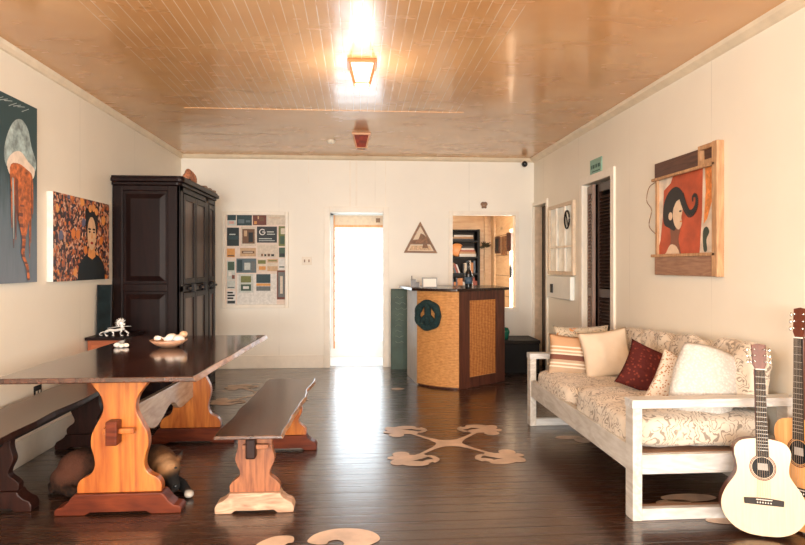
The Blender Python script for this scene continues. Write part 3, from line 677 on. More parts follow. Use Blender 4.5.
for i in range(16):
    y = 4.12+.27*random.random(); h = random.uniform(.2, .6); w = random.uniform(.003, .007)
    A([(y-w, 1.86), (y+w, 1.86), (y+w+.01, 1.86-h*.5), (y+.012, 1.86-h), (y+.006, 1.86-h), (y-w+.004, 1.86-h*.5)], 4+i*.05, random.choice((3, 4, 3, 5)))
sp_ = spline([(4.25, 1.7), (4.23, 1.6), (4.27, 1.48), (4.26, 1.38), (4.31, 1.30), (4.33, 1.21)], 5)
for i in range(len(sp_)-1):
    (a, z), (c, z2) = sp_[i], sp_[i+1]; w = .026-.012*i/len(sp_); A([(a-w, z), (a+w, z), (c+w, z2), (c-w, z2)], 6, 3 if i % 3 else 4)
for i in range(7):
    y = 3.95+.05*i; A([(y, 2.30+.01*(i % 3)), (y+.09, 2.34), (y+.09, 2.344), (y, 2.305+.01*(i % 3))], 1.5, 5)
obj('canvas', b, mats, jp)
fc = thing('portrait_painting', 'canvas portrait of a dark-haired woman on a busy orange floral ground beside the wardrobe', 'painting', (LX, 5.1, 1.5))
t = NT('busy_floral_paint'); v = t.coord(); vo = t.n('ShaderNodeTexVoronoi'); vo.inputs['Scale'].default_value = 46; t.l(v, vo.inputs[0])
sp = t.n('ShaderNodeSeparateColor'); t.l(vo.outputs['Color'], sp.inputs[0])
c = t.ramp(sp.outputs[0], [(0, (.03, .015, .015)), (.22, (.36, .12, .06)), (.40, (.60, .30, .18)), (.55, (.14, .04, .025)), (.70, (.68, .42, .28)), (.80, (.05, .035, .06)), (.90, (.55, .14, .03))], 'CONSTANT')
vo2 = t.n('ShaderNodeTexVoronoi'); vo2.inputs['Scale'].default_value = 7.5; t.l(v, vo2.inputs[0])
sp2 = t.n('ShaderNodeSeparateColor'); t.l(vo2.outputs['Color'], sp2.inputs[0])
fl = t.ramp(t.math('ADD', vo2.outputs['Distance'], t.math('MULTIPLY', t.noise(v, 30, 2), .25)), [(.38, 1), (.43, 0)])
c = t.mix(fl, c, t.ramp(sp2.outputs[1], [(0, (.72, .22, .04)), (.5, (.80, .34, .09)), (.75, (.12, .13, .22))], 'CONSTANT'))
t.col(c); t.set(.5)
PX = LX+.045
mats = [t.m, C('canvas_white_edge', (.82, .79, .75), .8), C('black_hair_paint', (.012, .010, .012)), C('olive_skin_paint', (.72, .46, .26), .5, .15, 12), C('black_dress_paint', (.010, .016, .02)), C('orange_neck_paint', (.75, .32, .10)), C('red_lip_paint', (.42, .04, .03))]
b = BM(); box(b, LX+.001, PX, 4.577, 5.575, 1.19, 1.835, 1)
def A(pts, k, mi): flat(b, [(4.577+(y-4.595)*.92, z) for y, z in pts], 'x', PX+.0008*k, mi)
A([(4.595, 1.19), (5.68, 1.19), (5.68, 1.835), (4.595, 1.835)], 1, 0)
A(spline([(5.01, 1.19), (5.04, 1.30), (5.13, 1.37), (5.22, 1.40), (5.36, 1.40), (5.47, 1.37), (5.56, 1.30), (5.58, 1.19)], 4), 2, 4)
A([(5.23, 1.45), (5.35, 1.45), (5.37, 1.38), (5.30, 1.355), (5.21, 1.38)], 3, 5)
A(ell(5.29, 1.64, .125, .125, 26), 4, 2); A(ell(5.20, 1.72, .045, .045), 4.2, 2); A(ell(5.38, 1.72, .045, .045), 4.4, 2)
A(ell(5.285, 1.565, .088, .135, 26), 5, 3)
A(ell(5.24, 1.60, .030, .008), 6, 2); A(ell(5.33, 1.60, .030, .008), 6.1, 2)
A(ell(5.24, 1.577, .020, .007), 6.2, 2); A(ell(5.33, 1.577, .020, .007), 6.3, 2)
A([(5.283, 1.58), (5.293, 1.58), (5.303, 1.525), (5.273, 1.525)], 6.4, 5)
A(ell(5.287, 1.488, .028, .011), 6.5, 6)
for k, (y, z) in enumerate(((5.25, 1.765), (5.32, 1.775), (5.38, 1.75))): A(ell(y, z, .035, .032, 10), 7+k*.1, 5)
obj('canvas', b, mats, fc)
b = BM(); box(b, LX, LX+.006, 4.40, 4.50, .375, .48); wo = obj('outlet_plate', b, M['black'], bevel=.002)
tag(wo, 'black electrical outlet plate low on the left wall above the bench', 'outlet')
for y in (4.43, 4.47):
    b = BM(); box(b, LX+.006, LX+.008, y-.01, y+.01, .41, .445); obj('socket', b, M['plastic'], wo)

# ================================================================== BACK WALL OBJECTS
bb = thing('bulletin_board', 'white framed notice board covered with cards between the wardrobe and the back doorway', 'notice board', (-1.28, BY, 1.37))
x0, x1, z0, z1 = -1.695, -.865, .765, 1.985
b = BM(); w = .045; box(b, x0, x0+w, BY-.035, BY, z0, z1); box(b, x1-w, x1, BY-.035, BY, z0, z1); box(b, x0+w, x1-w, BY-.035, BY, z1-w, z1); box(b, x0+w, x1-w, BY-.035, BY, z0, z0+w); obj('frame', b, M['trim'], bb, bevel=.006)
b = BM(); box(b, x0+w, x1-w, BY-.012, BY-.001, z0+w, z1-w); obj('backing', b, C('pinkish_board_paint', (.74, .62, .54), .7), bb)
def bx_(x): return -1.695 + (x-12)/(340-12)*.83
def bz_(y): return 1.985 - (y-32)/(518-32)*1.22
P_ = {'grey': (.30, .33, .33), 'teal': (.035, .10, .12), 'red': (.33, .09, .06), 'cream': (.76, .66, .54), 'dark': (.02, .04, .045), 'brown': (.33, .16, .08), 'slate': (.05, .065, .075), 'lime': (.38, .42, .12), 'orange': (.78, .36, .10), 'tan': (.66, .44, .26), 'green': (.10, .20, .13), 'blue': (.22, .32, .37), 'white': (.82, .80, .76), 'pale': (.62, .66, .62), 'black': (.012, .014, .016), 'pink': (.7, .4, .35)}
cards = [(85, 345, 280, 500, 'white', None, 'large plain white sheet at the bottom of the notice board', []),
 (38, 50, 80, 102, 'pale', 0, 'grey and pink card in the top left corner of the notice board', [(.0, .5, 1, 1, 'teal'), (.2, .15, .8, .4, 'pink')]),
 (84, 50, 158, 102, 'teal', 0, 'dark blue-teal picture card second in the top row of the notice board', [(.1, .2, .5, .6, 'blue'), (.6, .3, .9, .5, 'blue')]),
 (163, 50, 230, 100, 'red', 0, 'red-brown patterned card in the top row of the notice board', [(.1, .1, .3, .4, 'orange'), (.5, .4, .8, .8, 'brown'), (.35, .6, .45, .9, 'tan')]),
 (232, 50, 326, 98, 'cream', 0, 'wide cream paper in the top right corner of the notice board', [(.1, .7, .7, .76, 'tan')]),
 (36, 113, 95, 205, 'dark', 0, 'dark teal leaflet at the left edge of the notice board, second row', [(.1, .35, .9, .55, 'teal'), (.2, .6, .7, .66, 'pale')]),
 (105, 108, 178, 205, 'cream', 0, 'cream card with a brown picture in the second row of the notice board', [(.08, .12, .92, .88, 'brown'), (.5, .2, .8, .7, 'black'), (.2, .5, .4, .8, 'tan')]),
 (183, 107, 282, 188, 'slate', 0, 'dark slate poster with a white ring emblem on the notice board', [(.1, .1, .9, .14, 'pale'), (.1, .22, .75, .27, 'pale'), (.5, .5, .9, .55, 'pale'), (.5, .64, .85, .7, 'pale')]),
 (290, 105, 326, 205, 'lime', 0, 'yellow-green narrow picture at the right edge of the notice board', [(.2, .1, .8, .5, 'green'), (.3, .6, .9, .9, 'cream')]),
 (36, 218, 75, 262, 'orange', 0, 'small orange card at the left edge of the notice board', [(.1, .1, .9, .25, 'brown')]),
 (100, 215, 178, 258, 'tan', 0, 'tan card with dark lettering in the middle of the notice board', [(.1, .35, .9, .65, 'brown'), (.2, .45, .8, .55, 'cream')]),
 (185, 198, 286, 262, 'cream', 0, 'cream notice with a row of small dark marks, under the slate poster', [(.18, .08, .28, .28, 'brown'), (.34, .08, .44, .25, 'black'), (.5, .08, .62, .28, 'brown'), (.68, .08, .82, .25, 'black')]),
 (292, 213, 326, 262, 'green', 0, 'small dark green card at the right edge of the notice board', [(.1, .1, .9, .4, 'dark')]),
 (36, 280, 76, 375, 'pale', 0, 'pale teal picture with a red corner at the left edge of the notice board', [(.1, .5, .9, .95, 'green'), (.6, .05, .95, .25, 'red'), (.2, .2, .6, .4, 'white')]),
 (82, 268, 180, 340, 'blue', 0, 'blue-grey photograph poster in the middle of the notice board', [(.05, .1, .3, .9, 'teal'), (.4, .2, .7, .7, 'pale'), (.75, .1, .95, .8, 'grey')]),
 (183, 270, 231, 332, 'cream', 0, 'cream card with brown patch left of its twin on the notice board', [(.2, .1, .9, .4, 'orange'), (.1, .6, .9, .9, 'lime')]),
 (234, 270, 286, 332, 'tan', 0, 'yellowish tan card with white band right of its twin on the notice board', [(.0, .4, 1, .7, 'cream'), (.1, .8, .9, .9, 'lime')]),
 (290, 268, 326, 325, 'white', 0, 'white card with a teal curve at the right edge of the notice board', [(.1, .2, .8, .3, 'green')]),
 (93, 347, 165, 440, 'pale', 0, 'white leaflet with green pictures in the lower part of the notice board', [(.15, .55, .85, .9, 'lime'), (.15, .1, .85, .45, 'green'), (.3, .2, .7, .35, 'white')]),
 (180, 347, 250, 440, 'white', 0, 'leaflet with teal, orange and grey bands in the lower part of the notice board', [(0, .52, 1, 1, 'teal'), (0, .36, 1, .5, 'orange'), (0, .1, 1, .34, 'grey')]),
 (282, 328, 326, 475, 'red', 0, 'red bordered pennant with a pale figure at the lower right of the notice board', [(.14, .08, .86, .94, 'grey'), (.35, .2, .65, .8, 'cream')]),
 (36, 378, 76, 420, 'pale', 0, 'pale blank slip at the left edge of the notice board, above the striped one', [(.1, .1, .9, .2, 'slate')]),
 (36, 430, 78, 500, 'white', 0, 'white slip with thick dark stripes in the lower left corner of the notice board', [(.05, .8, .7, .92, 'black'), (.05, .6, .9, .72, 'black'), (.05, .4, .75, .52, 'black'), (.05, .08, .95, .28, 'slate')])]
cm = {k: C('card_'+k, tuple(x*(.45 if max(v) < .5 else .85) for x in v), .6, .15, 30) for k, v in P_.items()}
for i, (a, t0, c_, t1, colr, _, lab, marks) in enumerate(cards):
    yb = BY-.0125-(.0 if i == 0 else .0015); yf = yb-.0012
    b = BM(); X0_, X1_, Z0_, Z1_ = bx_(a), bx_(c_), bz_(t1), bz_(t0)
    box(b, X0_, X1_, yf, yb, Z0_, Z1_); ml = [cm[colr]]
    for j, (u0, v0, u1, v1, mc) in enumerate(marks):
        ml.append(cm[mc]); flat(b, [(X0_+(X1_-X0_)*u0, Z0_+(Z1_-Z0_)*v0), (X0_+(X1_-X0_)*u1, Z0_+(Z1_-Z0_)*v0), (X0_+(X1_-X0_)*u1, Z0_+(Z1_-Z0_)*v1), (X0_+(X1_-X0_)*u0, Z0_+(Z1_-Z0_)*v1)], 'y', yf-.0004*(j+1), j+1)
    if 'ring emblem' in lab:
        ml.append(cm['white']); cx, cz = X0_+.27*(X1_-X0_), Z0_+.66*(Z1_-Z0_)
        for k in range(20):
            if k in (0, 1): continue
            a0, a1 = 2*PI*k/20, 2*PI*(k+1)/20
            flat(b, [(cx+.040*math.cos(a0), cz+.040*math.sin(a0)), (cx+.040*math.cos(a1), cz+.040*math.sin(a1)), (cx+.028*math.cos(a1), cz+.028*math.sin(a1)), (cx+.028*math.cos(a0), cz+.028*math.sin(a0))], 'y', yf-.003, len(ml)-1)
        flat(b, [(cx, cz-.006), (cx+.036, cz-.006), (cx+.036, cz+.006), (cx, cz+.006)], 'y', yf-.003, len(ml)-1)
    c0 = ((X0_+X1_)/2, yb, (Z0_+Z1_)/2)
    tag(origin(obj('pinned_card', b, ml), c0), lab, 'card', 'cards pinned to the notice board')
b = BM(); box(b, -.70, -.575, BY-.008, BY, 1.31, 1.415); sw = obj('light_switch', b, M['plastic'], bevel=.003); tag(sw, 'cream double light switch between the notice board and the back doorway', 'light switch')
for x in (-.665, -.61):
    b = BM(); box(b, x-.008, x+.008, BY-.016, BY-.008, 1.345, 1.38); obj('toggle', b, M['brown'], sw)
# triangle picture
tg = thing('triangle_frame', 'brown triangular wooden frame with a beach scene above the counter', 'wall decoration', (.815, BY, 1.47))
tri = [(.60, 1.468), (1.035, 1.462), (.812, 1.87)]
cx, cz = .815, 1.59
inn = [(cx+(x-cx)*.80, cz+(z-cz)*.80+.0) for x, z in tri]
b = BM()
for i in range(3):
    p, q, r, s = tri[i], tri[(i+1) % 3], inn[(i+1) % 3], inn[i]; prism(b, [p, q, r, s], 'y', BY-.035, BY)
box(b, .685, .945, BY-.03, BY-.002, 1.575, 1.592); obj('frame', b, M['brown'], tg, bevel=.002)
b = BM(); ml = [C('sky_cream_paint', (.76, .62, .46)), C('rock_brown_paint', (.24, .12, .06), .6, .4, 40), C('sand_paint', (.62, .42, .25), .6, .4, 50)]
flat(b, inn, 'y', BY-.012, 0)
flat(b, [(.68, 1.592), (.94, 1.592), (.90, 1.66), (.86, 1.70), (.82, 1.72), (.79, 1.64), (.71, 1.635)], 'y', BY-.016, 1)
flat(b, [(.67, 1.50), (.96, 1.50), (.93, 1.56), (.70, 1.56)], 'y', BY-.017, 2); flat(b, [(.84, 1.53), (.92, 1.53), (.90, 1.575), (.85, 1.575)], 'y', BY-.018, 1)
obj('picture', b, ml, tg)
# emblem above the hatch
b = BM()
for s in (-1, 1):
    prism(b, ell(1.648+s*.022, 2.105, .022, .028, 12, rot=s*.5), 'y', BY-.012, BY); prism(b, ell(1.648+s*.018, 2.065, .016, .02, 12), 'y', BY-.012, BY)
tube(b, [(1.648, BY-.01, 2.05), (1.648, BY-.01, 2.13)], .006, 6)
tag(origin(obj('butterfly_ornament', b, M['brown']), (1.648, BY, 2.09)), 'tiny dark butterfly ornament on the wall above the hatch', 'ornament')
# security camera in the corner
sc2 = thing('security_camera', 'small black security camera high in the back right corner', 'security camera', (2.17, BY, 2.62))
b = BM(); box(b, 2.14, 2.20, BY-.03, BY, 2.62, 2.66); obj('bracket', b, M['plastic'], sc2, bevel=.004)
b = BM(); ball(b, (2.17, BY-.06, 2.62), (.038, .045, .04)); obj('camera_head', b, M['blackgloss'], sc2, smooth=True)
# green chalkboard
gb = thing('chalkboard', 'green chalkboard standing on the floor left of the reception counter', 'chalkboard', (.55, 7.75, 0))
b = BM(); box(b, .425, .695, 7.775, 7.805, .985, 1.01); box(b, .425, .44, 7.775, 7.805, 0, .985); obj('frame', b, C('dark_green_frame', (.03, .06, .045)), gb)
b = BM(); box(b, .43, .69, 7.78, 7.80, .0, 1.0); random.seed(8)
for i in range(9):
    z = .9-i*.07; pts = [(.48+.18*k/7, 7.778, z+.012*math.sin(k*2+i)) for k in range(8)]; tube(b, pts[:random.randint(4, 8)], .0022, 4, mi=1)
obj('board', b, [M['green'], M['chalk']], gb)
# dark chest right of counter and a green round cushion above
ch = thing('storage_chest', 'low black chest on the floor between the counter and the side doorway', 'chest', (1.98, 7.6, 0))
b = BM(); box(b, 1.72, 2.2, 7.35, 7.85, 0, .36); obj('body', b, M['black'], ch, bevel=.006)
b = BM(); box(b, 1.71, 2.21, 7.34, 7.86, .36, .40); obj('lid', b, C('dark_chest_lid', (.012, .010, .009), .5, spec=.25), ch, bevel=.006)
b = BM(); lathe(b, [(.001, 0), (.05, 0), (.055, .03), (.07, .09), (.05, .14), (.001, .15)], (1.80, 7.5, .40), 16)
tag(origin(obj('green_pot', b, C('deep_green_glaze', (.01, .14, .09), .25), smooth=True), (1.80, 7.5, .40)), 'small deep green pot on the black chest beside the counter', 'pot')

# ================================================================== COUNTER
ct = thing('reception_counter', 'curved reception counter clad in woven mat with dark wood frame', 'counter', (1.15, 6.9, 0))
P1, P3, P4, P5, P0 = (.655, 6.76), (1.066, 6.437), (1.665, 6.90), (1.665, 7.55), (.60, 7.42)
arc = []
for i in range(9):
    t = i/8; x = P1[0]+(P3[0]-P1[0])*t; y = P1[1]+(P3[1]-P1[1])*t; k = .05*4*t*(1-t); arc.append((x-.62*k, y-.78*k))
ZC = 1.03
b = BM(); prism(b, [(x+.01, y+.02) for x, y in arc] + [(P4[0]-.02, P4[1]+.02), (P5[0]-.02, P5[1]), (P0[0]+.02, P0[1])], 'z', .0, ZC); obj('carcass', b, M['desk'], ct)
b = BM(); prism(b, arc + [(x+.012, y+.018) for x, y in reversed(arc)], 'z', .02, ZC); obj('curved_panel', b, M['woven'], ct)
d = Vector((P4[0]-P3[0], P4[1]-P3[1], 0)); Lw = d.length; ang = math.atan2(d.y, d.x); X = Matrix.Translation((P3[0], P3[1], 0)) @ Matrix.Rotation(ang, 4, 'Z')
b = BM()
box(b, 0, .17, 0, .03, 0, ZC, mat=X); box(b, Lw-.15, Lw, 0, .03, 0, ZC, mat=X); box(b, .17, Lw-.15, 0, .03, 0, .11, mat=X); box(b, .17, Lw-.15, 0, .03, .93, ZC, mat=X); obj('frame', b, M['desk'], ct, bevel=.004)
b = BM(); box(b, .17, Lw-.15, .012, .02, .11, .93, mat=X); obj('mat_panel', b, M['woven2'], ct)
b = BM(); prism(b, [P0, P1, (P1[0]+.015, P1[1]+.01), (P0[0]+.015, P0[1])], 'z', .0, ZC); obj('side_panel', b, M['greyedge'], ct)
b = BM(); out = [(x-.62*.04, y-.78*.04) for x, y in arc]
prism(b, [(P0[0]-.09, P0[1]+.1), (P1[0]-.06, P1[1]-.01)] + out[1:] + [(P4[0]+.045, P4[1]-.03), (P5[0]+.03, P5[1])], 'z', ZC, ZC+.03); obj('counter_top', b, M['desktop'], ct, bevel=.005)
ZC += .03
# peace sign wreath hanging on the woven curve
pm = Vector((arc[3][0], arc[3][1], .775)); ad = math.atan2(P3[1]-P1[1], P3[0]-P1[0])
ws = thing('peace_sign_wreath', 'dark teal yarn peace sign hanging on the curved woven counter front', 'wall hanging', (pm.x-.62*.048, pm.y-.78*.048, pm.z), (0, 0, ad))
b = BM(); ring = [(.128*math.cos(a), 0, .128*math.sin(a)) for a in [2*PI*i/32 for i in range(33)]]; tube(b, ring, [.038+.005*math.sin(i*5) for i in range(33)], 10, caps=False); obj('ring', b, M['yarn'], ws, world=False, smooth=True)
b = BM(); tube(b, [(0, 0, -.12), (0, 0, .12)], .036, 10); tube(b, [(0, 0, 0), (-.09, 0, -.09)], .033, 10); tube(b, [(0, 0, 0), (.09, 0, -.09)], .033, 10); obj('spokes', b, M['yarn'], ws, world=False, smooth=True)
# things on the counter
bt = thing('bottle', 'tall dark bottle standing on the reception counter in front of the bookcase', 'bottle', (1.20, 6.62, ZC))
b = BM(); lathe(b, [(.001, 0), (.038, 0), (.04, .01), (.04, .15), (.034, .175), (.016, .20), (.013, .27), (.016, .272), (.016, .285), (.001, .286)], seg=18); obj('glass_body', b, M['blackgloss'], bt, world=False, smooth=True)
b = BM(); lathe(b, [(.0412, .05), (.0412, .12)], seg=18); obj('label', b, C('dark_blue_label', (.05, .09, .14)), bt, world=False, smooth=True)
tb = thing('card_holder', 'white card in a small dark frame on the counter above the peace sign', 'sign', (.80, 6.80, ZC), (-.15, 0, 0))
b = BM(); box(b, -.085, .085, 0, .012, 0, .112); obj('frame', b, C('grey_frame', (.22, .23, .23), .4), tb, world=False, bevel=.003)
b = BM(); box(b, -.070, .075, -.003, -.0005, .01, .10); obj('card', b, M['paper'], tb, world=False)
b = BM(); box(b, .605, .66, 6.93, 6.97, ZC, ZC+.09); box(b, .63, .70, 6.95, 6.99, ZC, ZC+.06); tube(b, [(.615, 6.95, ZC+.09), (.615, 6.95, ZC+.13)], .006, 6)
tag(origin(obj('desk_ornament', b, C('dark_brown_resin', (.06, .035, .025), .35), bevel=.004), (.65, 6.96, ZC)), 'small dark ornament at the left end of the counter', 'ornament')

# ================================================================== BACK ROOM
bk = thing('bookcase', 'black bookcase against the pine wall of the back room', 'bookcase', (1.8, 10.3, 0))
b = BM(); box(b, 1.99, 2.03, 10.14, 10.44, 0, 1.90); box(b, 1.25, 1.29, 10.14, 10.44, 0, 1.90); obj('side', b, M['black'], bk)
SH = [.84, 1.15, 1.42, 1.69, 1.87]
for z in SH:
    b = BM(); box(b, 1.29, 1.99, 10.14, 10.44, z, z+.025); obj('shelf', b, M['black'], bk)
b = BM(); box(b, 1.29, 1.99, 10.425, 10.44, .8, 1.89); obj('back', b, M['darkroom'], bk)
random.seed(21)
bc = [('cream', (.70, .62, .50)), ('red', (.42, .09, .05)), ('dark', (.05, .045, .05)), ('blue', (.10, .15, .22)), ('tan', (.50, .30, .16)), ('white', (.75, .73, .70)), ('orange', (.62, .24, .07)), ('green', (.12, .18, .12))]
bcm = {k: C('book_cloth_'+k, tuple(x*.5 for x in v), .6) for k, v in bc}
def book(x, y, z, w, d, h, cn, lab, grp, rot=(0, 0, 0)):
    bm = BM(); box(bm, -w/2, w/2, 0, d, 0, h); o = obj('book', bm, bcm[cn], bevel=.002); o.location = (x, y, z); o.rotation_euler = rot
    tag(o, lab, 'book', grp)
for si, nm in ((0, 'lowest visible'), (1, 'second lowest')):
    x = 1.50; z = SH[si]+.026; nth = iter('first second third fourth fifth sixth seventh eighth ninth tenth eleventh twelfth thirteenth fourteenth fifteenth sixteenth seventeenth eighteenth nineteenth twentieth'.split())
    while x < 1.96:
        w = random.uniform(.018, .042); h = random.uniform(.16, .25) if si == 0 else random.uniform(.14, .21); cn = random.choice(bc)[0]
        lean = (0, -.35, 0) if (si == 1 and 1.60 < x < 1.70) else (0, 0, 0)
        if not (si == 1 and 1.70 < x < 1.74): book(x+w/2, 10.17, z, w, .16, h, cn, f'{cn} upright book, {next(nth)} from the left on the {nm} bookcase shelf', f'books upright on the {nm} shelf', lean)
        x += w+.003
z = SH[2]+.026
for i in range(5):
    cn = ['white', 'tan', 'red', 'white', 'dark'][i]; h = [.05, .035, .025, .03, .03][i]
    book(1.83, 10.16, z, .28-.02*i, .2, h, cn, f'{cn} book lying {["lowest", "second", "third", "fourth", "topmost"][i]} in the flat stack on the middle shelf of the bookcase', 'books in the flat stack'); z += h+.001
z = SH[3]+.026
for i in range(3):
    cn = ['dark', 'tan', 'white'][i]; h = .03
    book(1.72+.02*i, 10.16, z, .42-.05*i, .2, h, cn, f'{cn} folder lying flat on the upper shelf of the bookcase', 'folders on the upper shelf'); z += h+.001
b = BM(); lathe(b, [(.001, 0), (.10, .004), (.115, .018), (.112, .022), (.09, .010), (.001, .008)], (1.66, 10.19, 1.42+.026+.116), 22, 'y')
tag(origin(obj('round_plate', b, C('orange_copper_plate', (.55, .22, .07), .35), smooth=True), (1.66, 10.19, 1.446)), 'round orange plate standing on the middle shelf of the bookcase', 'plate')
b = BM(); random.seed(5)
for i in range(22):
    a = random.uniform(0, 2*PI); e = random.uniform(-.5, 1); L_ = random.uniform(.07, .13); p = Vector((2.12, 10.2, 1.62)); dv = Vector((math.cos(a)*math.cos(e), math.sin(a)*math.cos(e)*.6, math.sin(e)))*L_
    tube(b, [p, p+dv*.5, p+dv], [.004, .014, .002], 5)
tube(b, [(2.03, 10.2, 1.60), (2.12, 10.2, 1.60)], .01, 6)
tag(origin(obj('hanging_plant', b, C('dark_olive_leaf', (.05, .045, .025))), (2.12, 10.2, 1.6)), 'dark spiky plant sticking out from the right side of the bookcase', 'plant')
for i, (y, z0, z1, w, lab) in enumerate(((10.0, 1.50, 1.77, .30, 'farthest dark framed picture on the back-room side wall'), (9.56, 1.46, 1.76, .26, 'middle brown picture with a hanging tag on the back-room side wall'), (9.2, 1.52, 1.80, .28, 'nearest dark framed picture on the back-room side wall'))):
    f = thing('framed_picture', lab, 'picture', (RW, y, (z0+z1)/2), 0, 'framed pictures on the back-room side wall')
    b = BM(); frame(b, 'x', RW-.03, RW, y-w/2+.03, y+w/2-.03, z0+.03, z1-.03, .03, True); obj('frame', b, M['dplank'] if i != 1 else M['brown'], f)
    b = BM(); box(b, RW-.015, RW, y-w/2+.03, y+w/2-.03, z0+.03, z1-.03); obj('picture', b, C('dim_picture', [(.03, .04, .05), (.22, .12, .07), (.07, .03, .03)][i]), f)
b = BM(); tube(b, [(RW-.02, 9.1, 1.36), (RW-.02, 9.1, 1.26)], [.008, .02], 8); tube(b, [(RW-.02, 9.1, 1.26), (RW-.02, 9.1, 1.12)], [.024, .018], 8); tube(b, [(RW-.02, 9.1, 1.45), (RW-.02, 9.1, 1.36)], .003, 5)
tag(origin(obj('hanging_ladle', b, M['black'], smooth=True), (RW-.02, 9.1, 1.3)), 'black ladle-shaped object hanging beside the back-room window', 'utensil')

# ================================================================== RIGHT WALL OBJECTS
wm = thing('window_frame_mirror', 'old window frame mirror with six panes between the two side doorways', 'mirror', (RX, 6.83, 1.57))
y0, y1, z0, z1 = 6.41, 7.26, 1.20, 2.0
b = BM(); w = .04
box(b, RX-.035, RX, y0, y0+w, z0, z1); box(b, RX-.035, RX, y1-w, y1, z0, z1); box(b, RX-.035, RX, y0+w, y1-w, z1-w, z1); box(b, RX-.035, RX, y0+w, y1-w, z0, z0+w)
obj('frame', b, C('faded_cream_window_frame', (.68, .55, .41), .5), wm, bevel=.003)
b = BM()
for k in (1, 2): yc = y0+(y1-y0)*k/3; box(b, RX-.03, RX-.006, yc-.012, yc+.012, z0+w, z1-w)
box(b, RX-.03, RX-.006, y0+w, y1-w, 1.50, 1.524); obj('glazing_bar', b, M['trim'], wm)
b = BM(); box(b, RX-.012, RX-.001, y0+w, y1-w, z0+w, z1-w); obj('mirror_glass', b, M['mirror'], wm)
b = BM(); rg = [(0, .075*math.cos(a), .095*math.sin(a)) for a in [2*PI*i/24 for i in range(25)]]; tube(b, rg, .009, 8, caps=False); tube(b, [(0, -.04, -.075), (0, .04, .075)], .007, 6)
o = obj('oval_ornament', b, M['black'], smooth=True); o.location = (RX-.05, 6.545, 1.80); tag(o, 'black oval ring ornament with a slanted bar hung on the pane mirror', 'ornament')
b = BM(); box(b, RX-.05, RX, 6.44, 7.28, .93, 1.185); ep = obj('wall_box', b, C('pale_blue_white_enamel', (.76, .80, .78), .3, .03), bevel=.01); tag(ep, 'pale bluish-white wall box directly under the pane mirror', 'wall box')
b = BM(); box(b, RX-.065, RX-.05, 7.03, 7.09, .99, 1.09); obj('handle', b, M['iron'], ep)
sg = thing('door_sign', 'small teal green sign with dark lettering above the louvered doorway', 'sign', (RX, 5.85, 2.26))
b = BM(); box(b, RX-.008, RX, 5.70, 5.99, 2.20, 2.34); obj('plate', b, C('teal_sign_paint', (.22, .42, .34), .4), sg, bevel=.002)
b = BM()
for k, (ya, yb_) in enumerate(((5.74, 5.79), (5.81, 5.85), (5.87, 5.92), (5.94, 5.96))): box(b, RX-.0095, RX-.008, ya, yb_, 2.25, 2.285)
box(b, RX-.0095, RX-.008, 5.74, 5.93, 2.215, 2.225); obj('lettering', b, C('dark_green_letter', (.03, .10, .08)), sg)
# rustic framed painting
rp = thing('framed_painting', 'rustic wood-framed red painting of a woman with curling black hair, above the sofa', 'painting', (RX, 4.19, 1.66))
FA, NE, ZB, ZU = 4.60, 3.75, 1.235, 2.10
def U(u): return FA+(NE-FA)*u
def V(v): return ZU+(ZB-ZU)*v
def rb(bm, u0, u1, v0, v1, t0, t1): box(bm, RX-t1, RX-t0, U(u1), U(u0), V(v1), V(v0))
b = BM(); rb(b, .0, .72, .02, .15, .0, .035); obj('top_plank', b, M['dplank'], rp, bevel=.004)
b = BM(); rb(b, .0, .95, .84, 1, .0, .035); obj('bottom_plank', b, M['plank'], rp, bevel=.004)
b = BM(); rb(b, .93, 1.0, .0, 1, 0, .05); obj('right_post', b, M['rustic'], rp, bevel=.004)
b = BM(); rb(b, .0, .035, .15, .84, 0, .03); obj('left_post', b, M['rustic'], rp, bevel=.003)
b = BM(); rb(b, -.03, .97, .15, .175, .03, .05); obj('rod', b, M['rustic'], rp, bevel=.004)
b = BM(); rb(b, -.04, .97, .82, .845, .03, .05); obj('rod', b, M['rustic'], rp, bevel=.004)
b = BM(); rb(b, .72, .93, .0, .035, 0, .04); rb(b, .72, .76, .035, .15, 0, .04); rb(b, .76, .93, .115, .15, 0, .04); obj('corner_frame', b, M['rustic'], rp, bevel=.003)
b = BM(); rb(b, .76, .93, .035, .115, 0, .012); obj('corner_inset', b, M['dplank'], rp)
ml = [C('brick_red_paint', (.50, .085, .03), .5, .25, 7), C('pale_streak_paint', (.74, .62, .50), .5, .25, 9), C('orange_streak_paint', (.78, .26, .06), .5, .3, 30), C('black_hair_paint_b', (.02, .016, .016), .5), C('pale_face_paint', (.80, .60, .42), .5, .08), C('brown_neck_paint', (.24, .09, .05), .5), C('dark_green_leaf_paint', (.04, .06, .04), .5)]
b = BM(); xs = RX-.012; box(b, xs, RX-.002, U(.93), U(.035), V(.84), V(.16))
def A(pts, k, mi): flat(b, [(U(u), V(v)) for u, v in pts], 'x', xs-.0007*k, mi)
A([(.03, .16), (.28, .16), (.24, .22), (.12, .27), (.10, .50), (.06, .70), (.03, .75)], 1, 1)
A([(.74, .16), (.93, .16), (.93, .84), (.69, .84), (.73, .5)], 1.2, 1)
A([(.77, .17), (.90, .17), (.92, .36), (.86, .44), (.80, .56), (.75, .6), (.78, .34)], 1.6, 2); A([(.88, .45), (.925, .40), (.925, .62), (.90, .60)], 1.8, 2)
A(spline([(.74, .66), (.79, .62), (.83, .66), (.79, .72), (.80, .80), (.75, .80)], 4, True), 2, 6)
A(spline([(.22, .60), (.12, .55), (.12, .40), (.20, .30), (.32, .26), (.42, .30), (.47, .38), (.43, .46), (.36, .50), (.32, .62)], 4, True), 3, 3)
A(spline([(.24, .56), (.40, .60), (.37, .70), (.40, .84), (.16, .84), (.24, .72)], 4, True), 2.6, 5)
